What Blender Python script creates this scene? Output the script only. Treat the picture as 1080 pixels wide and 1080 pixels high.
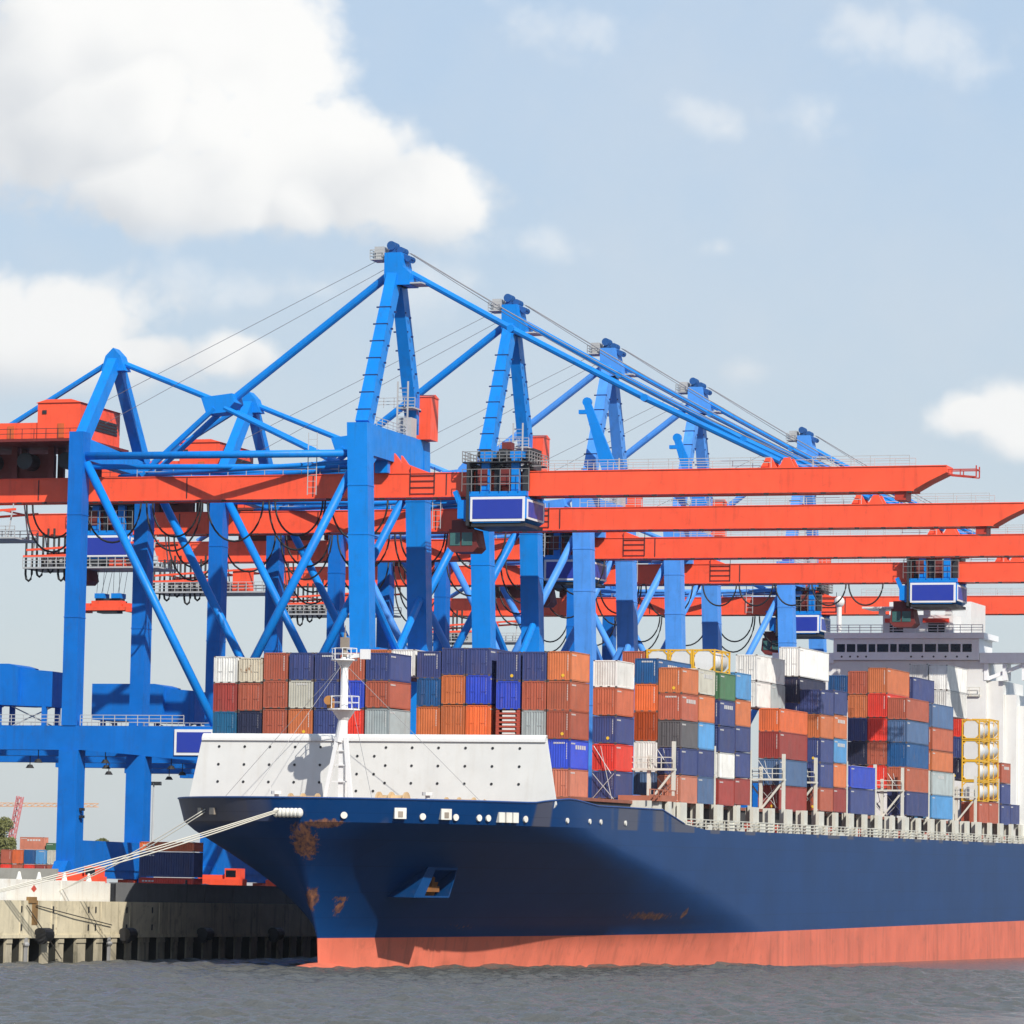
import bpy, math, random
from mathutils import Vector, Matrix
random.seed(7)
for o in list(bpy.data.objects): bpy.data.objects.remove(o)
SC = bpy.context.scene
COL = SC.collection

# ------------------------------------------------------------------ camera
YAW, TILT, ROLL, EYE = 0.318054, 0.091407, 0.0185, 6.5
st, ct = math.sin(YAW), math.cos(YAW)
Rv = Vector((ct, st, 0)); Hv = Vector((-st, ct, 0)); Zv = Vector((0, 0, 1))
Fv = Hv*math.cos(TILT) + Zv*math.sin(TILT)
Uv = -Hv*math.sin(TILT) + Zv*math.cos(TILT)
Rr = Rv*math.cos(ROLL) + Uv*math.sin(ROLL)
Ur = -Rv*math.sin(ROLL) + Uv*math.cos(ROLL)
cam = bpy.data.cameras.new('camera')
cam.sensor_width = 36; cam.lens = 36*4470/1080
cam.clip_start = 1; cam.clip_end = 30000
camo = bpy.data.objects.new('camera', cam); COL.objects.link(camo)
m = Matrix.Identity(4)
for i in range(3):
    m[i][0] = Rr[i]; m[i][1] = Ur[i]; m[i][2] = -Fv[i]
m[2][3] = EYE
camo.matrix_world = m
SC.camera = camo

# ------------------------------------------------------------------ light
SUN_DIR = Vector((1.0, -1.0, 1.08)).normalized()
sun = bpy.data.lights.new('sun', 'SUN'); sun.energy = 5.0; sun.angle = math.radians(0.53)
sun.color = (1.0, 0.945, 0.86)
suno = bpy.data.objects.new('sun', sun); COL.objects.link(suno)
suno.rotation_euler = SUN_DIR.to_track_quat('Z', 'Y').to_euler()
SC.view_settings.view_transform = 'Standard'
SC.view_settings.look = 'None'
SC.view_settings.exposure = 0.1
SC.view_settings.gamma = 1.0
SC.cycles.max_bounces = 6
SC.cycles.transparent_max_bounces = 8

W = bpy.data.worlds.new('World'); SC.world = W; W.use_nodes = True
def build_world():
    nt = W.node_tree; nt.nodes.clear()
    N = nt.nodes.new; L = nt.links.new
    def mth(op, a, b=None, c=None, clamp=False):
        n = N('ShaderNodeMath'); n.operation = op; n.use_clamp = clamp
        for i, v in enumerate((a, b, c)):
            if v is None: continue
            if isinstance(v, (int, float)): n.inputs[i].default_value = v
            else: L(v, n.inputs[i])
        return n.outputs[0]
    def smooth(v, a, b):
        n = N('ShaderNodeMapRange'); n.interpolation_type = 'SMOOTHSTEP'
        L(v, n.inputs[0]); n.inputs[1].default_value = a; n.inputs[2].default_value = b
        return n.outputs[0]
    def mix(f, a, b):
        n = N('ShaderNodeMix'); n.data_type = 'RGBA'
        if isinstance(f, (int, float)): n.inputs[0].default_value = f
        else: L(f, n.inputs[0])
        for i, v in ((6, a), (7, b)):
            if isinstance(v, tuple): n.inputs[i].default_value = (*v, 1)
            else: L(v, n.inputs[i])
        return n.outputs[2]
    def dot(v, c):
        n = N('ShaderNodeVectorMath'); n.operation = 'DOT_PRODUCT'
        L(v, n.inputs[0]); n.inputs[1].default_value = c
        return n.outputs['Value']
    tc = N('ShaderNodeTexCoord')
    d = tc.outputs['Generated']
    # compass coordinates of the sky: u along the horizon, v upwards (both tangents), centred on the bearing of the terminal
    h = mth('MAXIMUM', dot(d, tuple(Hv)), 0.02)
    u = mth('DIVIDE', dot(d, tuple(Rv)), h)
    v = mth('DIVIDE', dot(d, (0, 0, 1)), h)
    comb = N('ShaderNodeCombineXYZ'); L(u, comb.inputs[0]); L(v, comb.inputs[1])
    def noise(scale, detail, rough, off=0.0, du=0.0, dv=0.0):
        mp = N('ShaderNodeMapping'); L(comb.outputs[0], mp.inputs[0])
        mp.inputs['Location'].default_value = (off+du, off*1.7+dv, off*.3)
        n = N('ShaderNodeTexNoise'); n.inputs['Scale'].default_value = scale
        n.inputs['Detail'].default_value = detail; n.inputs['Roughness'].default_value = rough
        L(mp.outputs[0], n.inputs['Vector'])
        return mth('SUBTRACT', n.outputs[0], .5)
    def puffs(du=0.0, dv=0.0):
        big = mth('ABSOLUTE', noise(30, 2, .5, 1.3, du, dv)); mid = mth('ABSOLUTE', noise(70, 3, .5, 4.7, du, dv))
        fine = noise(130, 6, .6, 2.2, du, dv); wide = noise(13, 3, .5, 9.1, du, dv)
        t = mth('ADD', mth('MULTIPLY', big, 2.1), mth('MULTIPLY', mid, 1.2))
        t = mth('ADD', t, mth('ADD', mth('MULTIPLY', fine, .55), mth('MULTIPLY', wide, .7)))
        return mth('SUBTRACT', t, .28)
    field = puffs()
    relief = mth('MULTIPLY', mth('SUBTRACT', mth('ABSOLUTE', noise(30, 1, .4, 1.3)), mth('ABSOLUTE', noise(30, 1, .4, 1.3, .004, .005))), 2.1)
    n1 = noise(40, 5, .55)
    # cumulus heads: (u, v, ru, rv) in tangents
    PX = 4489.0
    def blobs(lst, wob):
        best = None
        for (px, py, rx, ry) in lst:
            cu, cv = (px-540)/PX, (951 + .0185*(540-px)*-1 - py)/PX
            a = mth('DIVIDE', mth('SUBTRACT', u, cu), rx/PX)
            b = mth('DIVIDE', mth('SUBTRACT', v, cv), ry/PX)
            r = mth('SQRT', mth('ADD', mth('MULTIPLY', a, a), mth('MULTIPLY', b, b)))
            f = mth('SUBTRACT', 1.0, r)
            best = f if best is None else mth('MAXIMUM', best, f)
        return best
    groups = [  # (heads, height of the cloud base, thickness, softness)
        ([(40, 90, 330, 165), (270, 50, 125, 95), (325, 150, 120, 80), (425, 200, 105, 62), (250, 195, 330, 66), (130, 10, 270, 120)], 265, 190, .4),
        ([(65, 338, 120, 66), (-30, 340, 130, 78), (140, 372, 75, 34), (240, 372, 60, 36), (20, 390, 240, 40)], 425, 120, .5),
        ([(1090, 440, 105, 48), (1022, 436, 55, 32)], 492, 80, .55),
        ([(745, 112, 75, 34), (862, 118, 62, 52), (610, 22, 110, 60), (785, 388, 50, 34), (757, 256, 32, 20), (10, 680, 130, 60), (760, 128, 40, 26),
          (950, 28, 140, 60), (300, 300, 260, 40), (560, 250, 90, 30)], 500, 600, 1.1),
    ]
    layers = []
    for k, (lst, base, thick, soft) in enumerate(groups):
        f = blobs(lst, 0)
        a = smooth(mth('ADD', f, mth('MULTIPLY', field, .62 if k < 3 else 1.5)), 0.0, soft)
        if k == 3: a = mth('MULTIPLY', a, .42)
        py = mth('SUBTRACT', 951.0, mth('MULTIPLY', v, PX))
        low = mth('DIVIDE', mth('SUBTRACT', base, py), thick)
        if k == 0:
            low = mth('ADD', mth('MULTIPLY', low, .42), mth('ADD', -.02, mth('MULTIPLY', blobs([(285, 120, 210, 150), (430, 205, 110, 60)], 0), .42)))
        sh = smooth(mth('ADD', low, mth('ADD', mth('MULTIPLY', relief, .8), mth('MULTIPLY', n1, .45))), -.2, .62)
        # thin cloud near its base fades out
        a = mth('MULTIPLY', a, smooth(mth('SUBTRACT', base+22.0, py), 0.0, 60.0))
        if k in (1, 2): sh = mth('MULTIPLY', sh, .82)
        layers.append((a, sh))
    sky = N('ShaderNodeTexSky'); sky.sky_type = 'NISHITA'; sky.sun_disc = False
    el = math.asin(SUN_DIR.z); az = math.atan2(SUN_DIR.x, SUN_DIR.y)
    sky.sun_elevation = el; sky.sun_rotation = az
    sky.air_density = 1.0; sky.dust_density = 1.6; sky.ozone_density = 1.2
    haze = mix(smooth(v, 0.0, .22), (6.3, 6.95, 7.25), (5.35, 6.8, 8.6))
    haze = mix(smooth(v, .24, 1.0), haze, (3.1, 4.5, 6.8))
    bgv = mix(.7, sky.outputs[0], haze)
    veil = mth('MULTIPLY', smooth(mth('ADD', noise(9, 5, .6, 6.1), mth('MULTIPLY', noise(45, 5, .6, 2.9), .4)), -.22, .3), smooth(v, .5, .2))
    bgv = mix(mth('MULTIPLY', veil, .3), bgv, (6.9, 7.15, 7.4))
    for a, sh in layers:
        bgv = mix(a, bgv, mix(sh, (6.45, 6.75, 7.1), (9.35, 9.35, 9.2)))
    bg = N('ShaderNodeBackground'); bg.inputs[1].default_value = 0.1
    L(bgv, bg.inputs[0])
    out = N('ShaderNodeOutputWorld'); L(bg.outputs[0], out.inputs[0])

build_world()

# ------------------------------------------------------------------ materials
MATS = {}
def new_mat(name):
    m = bpy.data.materials.new(name); m.use_nodes = True
    nt = m.node_tree; b = nt.nodes['Principled BSDF']
    return m, nt, b
def paint(name, col, rough=.5, vary=.12, dirt=(.12, .09, .07), dirt_amt=.25, streak=.5, scale=.35, rnd=0.0, metal=0.0, spec=.5, dscale=None, wear=None):
    """painted or bare surface: soft tone variation, vertical run-off streaks and grime of its own"""
    if name in MATS: return MATS[name]
    col = tuple(c*.9 for c in col)
    m, nt, b = new_mat(name); N = nt.nodes.new; L = nt.links.new
    tc = N('ShaderNodeTexCoord')
    oi = N('ShaderNodeObjectInfo')
    add = N('ShaderNodeVectorMath'); add.operation = 'MULTIPLY_ADD'
    L(tc.outputs['Object'], add.inputs[0]); add.inputs[1].default_value = (1, 1, 1)
    rv = N('ShaderNodeVectorMath'); rv.operation = 'SCALE'; rv.inputs[0].default_value = (37, 53, 71); L(oi.outputs['Random'], rv.inputs['Scale'])
    L(rv.outputs[0], add.inputs[2])
    def noise(sc, vec_scale, det=5, rough_=.6):
        mp = N('ShaderNodeMapping'); L(add.outputs[0], mp.inputs[0]); mp.inputs['Scale'].default_value = vec_scale
        n = N('ShaderNodeTexNoise'); L(mp.outputs[0], n.inputs['Vector']); n.inputs['Scale'].default_value = sc
        n.inputs['Detail'].default_value = det; n.inputs['Roughness'].default_value = rough_
        return n.outputs[0]
    def mr(v, a, b_, c, d):
        n = N('ShaderNodeMapRange'); L(v, n.inputs[0])
        for i, x in enumerate((a, b_, c, d)): n.inputs[i+1].default_value = x
        return n.outputs[0]
    def mixc(f, a, bb, mode='MIX'):
        n = N('ShaderNodeMix'); n.data_type = 'RGBA'; n.blend_type = mode
        if isinstance(f, float): n.inputs[0].default_value = f
        else: L(f, n.inputs[0])
        for i, v in ((6, a), (7, bb)):
            if isinstance(v, tuple): n.inputs[i].default_value = (*v[:3], 1)
            else: L(v, n.inputs[i])
        return n.outputs[2]
    tone = mr(noise(scale, (1, 1, 1)), .3, .7, 1-vary, 1+vary)
    if rnd:
        t2 = mr(oi.outputs['Random'], 0, 1, 1-rnd, 1+rnd)
        mm = N('ShaderNodeMath'); mm.operation = 'MULTIPLY'; L(tone, mm.inputs[0]); L(t2, mm.inputs[1]); tone = mm.outputs[0]
    hs = N('ShaderNodeHueSaturation'); hs.inputs['Color'].default_value = (*col, 1); L(tone, hs.inputs['Value'])
    c = hs.outputs[0]
    st_ = mr(noise(1.6*(dscale or 1), (1, 1, .09), 4), .52, .8, 0, dirt_amt*streak)
    c = mixc(st_, c, dirt)
    sp = mr(noise(.9*(dscale or 1), (1, 1, 1), 8, .7), .56, .8, 0, dirt_amt)
    c = mixc(sp, c, dirt)
    if wear:
        w = mr(noise(2.2*(dscale or 1), (1, 1, .6), 9, .72), wear[1], wear[1]+.04, 0, 1)
        c = mixc(w, c, wear[0])
    L(c, b.inputs['Base Color'])
    rr = mr(noise(.8, (1, 1, 1)), .3, .7, max(.05, rough-.1), min(1, rough+.12))
    L(rr, b.inputs['Roughness'])
    b.inputs['Metallic'].default_value = metal
    b.inputs['Specular IOR Level'].default_value = spec
    MATS[name] = m
    return m

# ------------------------------------------------------------------ mesh helpers
class MB:
    def __init__(s): s.v = []; s.f = []; s.mi = []; s.cur = 0
    def mat(s, i): s.cur = i; return s
    def add(s, vs, fs):
        o = len(s.v); s.v += [tuple(p) for p in vs]
        for f in fs: s.f.append([i+o for i in f]); s.mi.append(s.cur)
        return s
    def box(s, x0, x1, y0, y1, z0, z1):
        return s.hexa([(x0,y0,z0),(x1,y0,z0),(x1,y1,z0),(x0,y1,z0),(x0,y0,z1),(x1,y0,z1),(x1,y1,z1),(x0,y1,z1)])
    def hexa(s, p):
        return s.add(p, [(3,2,1,0),(4,5,6,7),(0,1,5,4),(1,2,6,5),(2,3,7,6),(3,0,4,7)])
    def bar(s, p, q, w, h, up=(0,0,1), w2=None, h2=None):
        p, q = Vector(p), Vector(q); d = (q-p).normalized(); u = Vector(up)
        if abs(d.dot(u)) > .98: u = Vector((1,0,0))
        x = d.cross(u).normalized(); u = x.cross(d).normalized()
        w2 = w if w2 is None else w2; h2 = h if h2 is None else h2
        vs = []
        for c, a, b in ((p, w/2, h/2), (q, w2/2, h2/2)):
            for sx, sy in ((-1,-1),(1,-1),(1,1),(-1,1)): vs.append(c + x*a*sx + u*b*sy)
        return s.add(vs, [(3,2,1,0),(4,5,6,7),(0,1,5,4),(1,2,6,5),(2,3,7,6),(3,0,4,7)])
    def tube(s, p, q, r, n=8, r2=None, cap=True):
        p, q = Vector(p), Vector(q); d = (q-p).normalized()
        u = Vector((0,0,1)) if abs(d.z) < .9 else Vector((1,0,0))
        x = d.cross(u).normalized(); y = x.cross(d)
        r2 = r if r2 is None else r2
        vs = []
        for c, rr in ((p, r), (q, r2)):
            for i in range(n):
                a = 2*math.pi*i/n; vs.append(c + x*math.cos(a)*rr + y*math.sin(a)*rr)
        fs = [(i, (i+1) % n, n+(i+1) % n, n+i) for i in range(n)]
        if cap: fs += [tuple(range(n-1, -1, -1)), tuple(range(n, 2*n))]
        return s.add(vs, fs)
    def path(s, pts, r, n=6):
        pts = [Vector(p) for p in pts]; rings = []; vs = []
        for i, p in enumerate(pts):
            d = (pts[min(i+1, len(pts)-1)] - pts[max(i-1, 0)]).normalized()
            u = Vector((0,0,1)) if abs(d.z) < .95 else Vector((1,0,0))
            x = d.cross(u).normalized(); y = x.cross(d)
            for k in range(n):
                a = 2*math.pi*k/n; vs.append(p + x*math.cos(a)*r + y*math.sin(a)*r)
        fs = []
        for i in range(len(pts)-1):
            for k in range(n): fs.append((i*n+k, i*n+(k+1) % n, (i+1)*n+(k+1) % n, (i+1)*n+k))
        fs += [tuple(range(n-1, -1, -1)), tuple(range((len(pts)-1)*n, len(pts)*n))]
        return s.add(vs, fs)
    def prism(s, pts, a, b, axis='y'):
        n = len(pts)
        def P(u, w, t): return {'y': (u, t, w), 'x': (t, u, w), 'z': (u, w, t)}[axis]
        vs = [P(u, w, a) for u, w in pts] + [P(u, w, b) for u, w in pts]
        fs = [tuple(range(n)), tuple(range(2*n-1, n-1, -1))] + [(i, n+i, n+(i+1) % n, (i+1) % n) for i in range(n)]
        return s.add(vs, fs)
    def disc(s, c, r, axis='y', t=.04, n=10):
        c = Vector(c); d = {'x': Vector((1,0,0)), 'y': Vector((0,1,0)), 'z': Vector((0,0,1))}[axis]
        return s.tube(c-d*t/2, c+d*t/2, r, n)
    def ball(s, c, rx, ry, rz, n=12, m=8):
        vs = []; fs = []
        for j in range(m+1):
            t = math.pi*j/m
            for i in range(n):
                a = 2*math.pi*i/n
                vs.append((c[0]+rx*math.sin(t)*math.cos(a), c[1]+ry*math.sin(t)*math.sin(a), c[2]+rz*math.cos(t)))
        for j in range(m):
            for i in range(n): fs.append((j*n+i, (j+1)*n+i, (j+1)*n+(i+1) % n, j*n+(i+1) % n))
        return s.add(vs, fs)
    def rail(s, p, q, h=1.1, step=2.0, r=.035, bars=2):
        p, q = Vector(p), Vector(q); L = (q-p).length; n = max(1, round(L/step))
        for i in range(n+1):
            a = p.lerp(q, i/n); s.bar(a, a+Vector((0,0,h)), r*2, r*2)
        for k in range(bars):
            z = Vector((0,0,h*(k+1)/bars)); s.bar(p+z, q+z, r*2, r*2)
        return s
    def mesh(s, name, mats, smooth=False):
        me = bpy.data.meshes.new(name); me.from_pydata(s.v, [], s.f)
        for m in (mats if isinstance(mats, (list, tuple)) else [mats]): me.materials.append(m)
        if len(me.materials) > 1:
            me.polygons.foreach_set('material_index', s.mi)
        import bmesh
        bm = bmesh.new(); bm.from_mesh(me); bmesh.ops.recalc_face_normals(bm, faces=bm.faces); bm.to_mesh(me); bm.free()
        if smooth: me.polygons.foreach_set('use_smooth', [True]*len(me.polygons))
        me.update()
        return me
    def build(s, name, mats, parent=None, smooth=False, loc=None):
        return put(name, s.mesh(name, mats, smooth), parent, loc)
def put(name, me, parent=None, loc=None):
    o = bpy.data.objects.new(name, me); COL.objects.link(o)
    if parent: o.parent = parent
    if loc is not None: o.location = loc
    return o
def tag(o, label, cat, group=None):
    o['label'] = label; o['category'] = cat
    if group: o['group'] = group
    return o
def thing(name, label, cat, loc=(0,0,0), group=None):
    o = bpy.data.objects.new(name, None); COL.objects.link(o); o.location = loc; o.empty_display_size = .5
    return tag(o, label, cat, group)
def structure(o): o['kind'] = 'structure'; return o
def lerp(a, b, t): return a+(b-a)*t
def interp(tab, x):
    if x <= tab[0][0]: return tab[0][1]
    for (a, va), (b, vb) in zip(tab, tab[1:]):
        if x <= b: return lerp(va, vb, (x-a)/(b-a))
    return tab[-1][1]

# shared materials
BLUE = paint('crane_blue', (.002, .225, .72), .45, .08, (.03, .055, .10), .36, .9, spec=.3)
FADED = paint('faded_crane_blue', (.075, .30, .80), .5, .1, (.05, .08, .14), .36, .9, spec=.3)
BLUE2 = paint('darker_crane_blue', (.002, .15, .56), .5, .1, (.03, .05, .10), .36, .9, spec=.25)  # darker blue for landside legs, portal beams, sill beams and shuttle house
RED = paint('crane_red', (.98, .105, .04), .45, .09, (.20, .035, .02), .36, .9)
DKRED = paint('dark_red_oxide', (.16, .02, .016), .6)
WHITE = paint('white_paint', (.78, .78, .75), .45, .05, (.4, .33, .24), .18, .8)
CREAM = paint('cream_paint', (.66, .65, .57), .5, .06, (.34, .2, .1), .4, .8)
STEEL = paint('galvanised_steel', (.46, .47, .47), .5, .1, (.15, .12, .1), .3)
DARK = paint('dark_machinery', (.025, .027, .03), .55, .2)
BLACK = paint('black_rubber', (.015, .015, .016), .6, .2)
GLASS = paint('dark_window_glass', (.01, .014, .02), .08, .1, dirt_amt=.05)
SIGNBLUE = paint('sign_blue', (.02, .045, .36), .4, .03, dirt_amt=.08)
SIGNWHITE = paint('sign_white', (.8, .8, .8), .45, .03, dirt_amt=.08)
CONC = paint('quay_concrete', (.68, .60, .42), .85, .14, (.13, .11, .07), .85, 1.0, dscale=.8, wear=((.24, .19, .12), .64))
ROPE = paint('mooring_rope_fibre', (.66, .63, .54), .85, .1, dscale=3)

# ------------------------------------------------------------------ hull form (ship coordinates: X to port, Y aft from the bow, Z up)
HB = 18.3
STEM = [(-3, 8), (0, 8), (2.8, 7.6), (5, 6.1), (7.5, 4.4), (10, 2.4), (12, .8), (13, .2), (15.1, -.2), (16, -.3)]
ENTR = [(-3, 92), (0, 90), (2.8, 84), (5, 74), (7.5, 62), (10, 46), (12, 33), (13, 29), (15.1, 27), (16, 27)]
PEXP = [(-3, 1.55), (3, 1.55), (5, 1.7), (10, 1.9), (13, 2.0), (16, 2.0)]
QEXP = [(-3, 1), (3, 1), (5, .9), (7.5, .78), (10, .66), (13, .5), (16, .48)]
def interp0(tab, x):
    if x <= tab[0][0]: return tab[0][1]
    for (a, va), (b, vb) in zip(tab, tab[1:]):
        if x <= b: return va+(vb-va)*(x-a)/(b-a)
    return tab[-1][1]
def hull_tau(tau, z):
    return HB*(1-(1-tau)**interp0(PEXP, z))**interp0(QEXP, z)
def hull_b(Y, z):
    t = (Y-interp0(STEM, z))/interp0(ENTR, z)
    if t <= 0: return 0.0
    return HB if t >= 1 else hull_tau(t, z)

TRIM = .0096
SHIP0 = Vector((-133.5, 345, 0))
SHIPM = Matrix.Translation(SHIP0) @ Matrix.Rotation(TRIM, 4, 'X')
ship = thing('container_ship', 'huge dark blue container ship with red waterline moored bow first beside the quay', 'ship', SHIP0)
ship.rotation_euler = (TRIM, 0, 0)

def hull_material():
    m, nt, b = new_mat('hull_blue_paint'); N = nt.nodes.new; L = nt.links.new
    tc = N('ShaderNodeTexCoord'); O = tc.outputs['Object']
    sep = N('ShaderNodeSeparateXYZ'); L(O, sep.inputs[0])
    def noise(sc, vs, det=6, r=.6, off=0):
        mp = N('ShaderNodeMapping'); L(O, mp.inputs[0]); mp.inputs['Scale'].default_value = vs; mp.inputs['Location'].default_value = (off, off, off)
        n = N('ShaderNodeTexNoise'); L(mp.outputs[0], n.inputs['Vector']); n.inputs['Scale'].default_value = sc
        n.inputs['Detail'].default_value = det; n.inputs['Roughness'].default_value = r
        return n.outputs[0]
    def mr(v, a, b_, c=0, d=1):
        n = N('ShaderNodeMapRange'); L(v, n.inputs[0])
        for i, x in enumerate((a, b_, c, d)): n.inputs[i+1].default_value = x
        return n.outputs[0]
    def M(op, a, c):
        n = N('ShaderNodeMath'); n.operation = op
        for i, v in enumerate((a, c)):
            if isinstance(v, (int, float)): n.inputs[i].default_value = v
            else: L(v, n.inputs[i])
        return n.outputs[0]
    def mix(f, a, bb):
        n = N('ShaderNodeMix'); n.data_type = 'RGBA'; L(f, n.inputs[0])
        for i, v in ((6, a), (7, bb)):
            if isinstance(v, tuple): n.inputs[i].default_value = (*v, 1)
            else: L(v, n.inputs[i])
        return n.outputs[2]
    def near(p, r, wob=.6, sc=(1, 1, 1)):
        v = N('ShaderNodeVectorMath'); v.operation = 'SUBTRACT'; L(O, v.inputs[0]); v.inputs[1].default_value = p
        s2 = N('ShaderNodeVectorMath'); s2.operation = 'MULTIPLY'; L(v.outputs[0], s2.inputs[0]); s2.inputs[1].default_value = sc
        l = N('ShaderNodeVectorMath'); l.operation = 'LENGTH'; L(s2.outputs[0], l.inputs[0])
        e = M('ADD', M('DIVIDE', l.outputs['Value'], r), M('MULTIPLY', M('SUBTRACT', noise(2.4, (1, 1, .35), 9, .75), .5), wob*4))
        return mr(e, 1.0, .8)
    c = mix(mr(noise(.12, (1, 1, 1)), .3, .7), (.001, .032, .122), (.002, .040, .152))
    # panels overpainted in a slightly different blue and in grey primer
    patch = M('MULTIPLY', mr(noise(.16, (.4, 1, .12), 2, .4, 4), .53, .56), mr(sep.outputs[2], 12.9, 13.0))
    c = mix(M('MULTIPLY', patch, .8), c, (.085, .082, .10))
    grey = M('MULTIPLY', mr(sep.outputs[0], -3, -4.2), mr(sep.outputs[2], 12.4, 13.1))  # separate from the panels: starboard bulwark mixed towards grey
    c = mix(M('MULTIPLY', grey, mr(noise(.35, (1, 1, .5), 6, .7, 8), .32, .52, .35, .9)), c, (.075, .072, .09))
    streak = mr(noise(1.1, (1, 1, .05), 5, .65, 2), .52, .8, 0, .18)
    c = mix(streak, c, (.02, .06, .15))
    plate = N('ShaderNodeTexBrick'); 
    mp = N('ShaderNodeMapping'); L(O, mp.inputs[0]); mp.inputs['Rotation'].default_value = (0, math.radians(90), math.radians(90))
    cx = N('ShaderNodeCombineXYZ'); L(sep.outputs[1], cx.inputs[0]); L(sep.outputs[2], cx.inputs[1])
    L(cx.outputs[0], plate.inputs[0]); plate.inputs['Scale'].default_value = 1; plate.inputs['Brick Width'].default_value = 11; plate.inputs['Row Height'].default_value = 2.3
    plate.inputs['Mortar Size'].default_value = .035; plate.inputs['Color1'].default_value = (1, 1, 1, 1); plate.inputs['Color2'].default_value = (.92, .92, .92, 1); plate.inputs['Mortar'].default_value = (.72, .72, .75, 1)
    mu = N('ShaderNodeMix'); mu.data_type = 'RGBA'; mu.blend_type = 'MULTIPLY'; mu.inputs[0].default_value = .85
    L(c, mu.inputs[6]); L(plate.outputs[0], mu.inputs[7]); c = mu.outputs[2]
    rust = None
    for p, r, w, sc in (((1.0, 1.5, 11.2), 1.5, 1.2, (1.3, .9, .5)), ((3.0, .8, 12.85), .9, 1.1, (.35, 1, 2.2)), ((.3, 5.4, 6.0), .8, 1.3, (1.2, 1, .45)), ((1.6, 8.4, 6.3), .55, 1.6, (.6, .6, 1.6)), ((1.7, 8.5, 5.6), .7, 1.7, (1.5, 1.3, .5)),
                        ((8.0, 23, 3.6), 1.0, 1.9, (.8, .22, 2.2)), ((16.2, 56, 4.6), 1.0, 2.0, (.8, .16, 2.4)), ((6, 18.5, 3.4), .8, 1.9, (1, .25, 2.2)), ((17, 66, 5.2), .6, 1.2, (1, .9, .7))):
        k = near(p, r, w*.55, sc); rust = k if rust is None else M('MAXIMUM', rust, k)
    rc = mix(mr(noise(2.5, (1, 1, .4), 6, .7), .35, .65), (.035, .02, .012), (.42, .17, .035))
    c = mix(M('MULTIPLY', rust, .68), c, rc)
    scuff = M('MULTIPLY', mr(noise(.9, (1, .25, 2), 8, .75, 6), .66, .70), mr(sep.outputs[2], 7, 3.2))
    c = mix(M('MULTIPLY', scuff, .6), c, (.10, .075, .05))
    L(c, b.inputs['Base Color']); b.inputs['Roughness'].default_value = .42
    b.inputs['Specular IOR Level'].default_value = .16
    return m
def boot_material():
    m = paint('red_antifouling', (.70, .165, .095), .65, .14, (.16, .07, .04), .55, .9, scale=.2, dscale=.6)
    return m
HULLM = hull_material(); BOOT = boot_material()

def ztop(Y, side):
    z = 15.05
    if side > 0: z += .5*max(0, 1-abs(Y-24)/7)**.7 - .0*Y
    if Y > 58: z = lerp(z, 13.32, min(1, (Y-58)/5.0))
    return max(z, 13.32)
def build_hull():
    mb = MB()
    levels = [-3, -1, 0, 1.4, 2.8, 4, 5.5, 7, 8.5, 10, 11.2, 12.2, 13.0, ('t', .5), ('t', 1)]
    NA = 26; NBK = 30
    rows = {}
    for side in (-1, 1):
        grid = []
        for lv in levels:
            row = []
            for i in range(NA+NBK+1):
                zb = lv if not isinstance(lv, tuple) else 13+lv[1]*2.05
                s0 = interp0(STEM, zb); Le = interp0(ENTR, zb)
                if i <= NA:
                    tau = (i/NA)**1.7; Y = s0+Le*tau; X = hull_tau(tau, zb)
                else:
                    Y = lerp(s0+Le, 300, ((i-NA)/NBK)**1.15); X = HB
                z = zb
                if isinstance(lv, tuple): z = 13+lv[1]*(ztop(Y, side)-13)
                row.append((side*X, Y, z))
            grid.append(row)
        n = NA+NBK+1
        for a in range(len(levels)-1):
            mb.mat(1 if (not isinstance(levels[a+1], tuple) and levels[a+1] <= 2.8) else 0)
            vs = grid[a]+grid[a+1]
            mb.add(vs, [(i, i+1, n+i+1, n+i) for i in range(n-1)])
        rows[side] = grid
    hull = mb.mesh('hull', [HULLM, BOOT], smooth=True)
    import bmesh
    bm = bmesh.new(); bm.from_mesh(hull); bmesh.ops.remove_doubles(bm, verts=bm.verts, dist=.002)
    bmesh.ops.recalc_face_normals(bm, faces=bm.faces)
    # hard knuckle where flare meets bulwark
    for e in bm.edges:
        if all(abs(v.co.z-13.0) < .02 for v in e.verts): e.smooth = False
    bm.to_mesh(hull); bm.free()
    o = put('hull', hull, ship)
    dk = MB()
    g = rows[1][12]; n = len(g)
    vs = []
    for (x, y, z) in g:
        zz = 13.12
        vs += [(-max(x-.05, 0), y+.05, zz), (max(x-.05, 0), y+.05, zz)]
    dk.add(vs, [(2*i, 2*i+1, 2*i+3, 2*i+2) for i in range(n-1)])
    dk.build('main_deck', paint('deck_paint', (.22, .1, .07), .7), ship)
    # bulwark capping rail
    for side in (-1, 1):
        pts = [Vector(p)+Vector((0, 0, .02)) for p in rows[side][-1] if p[1] < 64]
        MB().path(pts, .09, 5).build('bulwark_rail', paint('rail_blue', (.012, .06, .22), .5), ship)
    return hull
build_hull()
# bulb showing at the waterline
MB().ball((0, 8.2, -1.1), 2.3, 9.0, 1.75, 20, 12).build('bulbous_bow', BOOT, ship, True)

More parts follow.
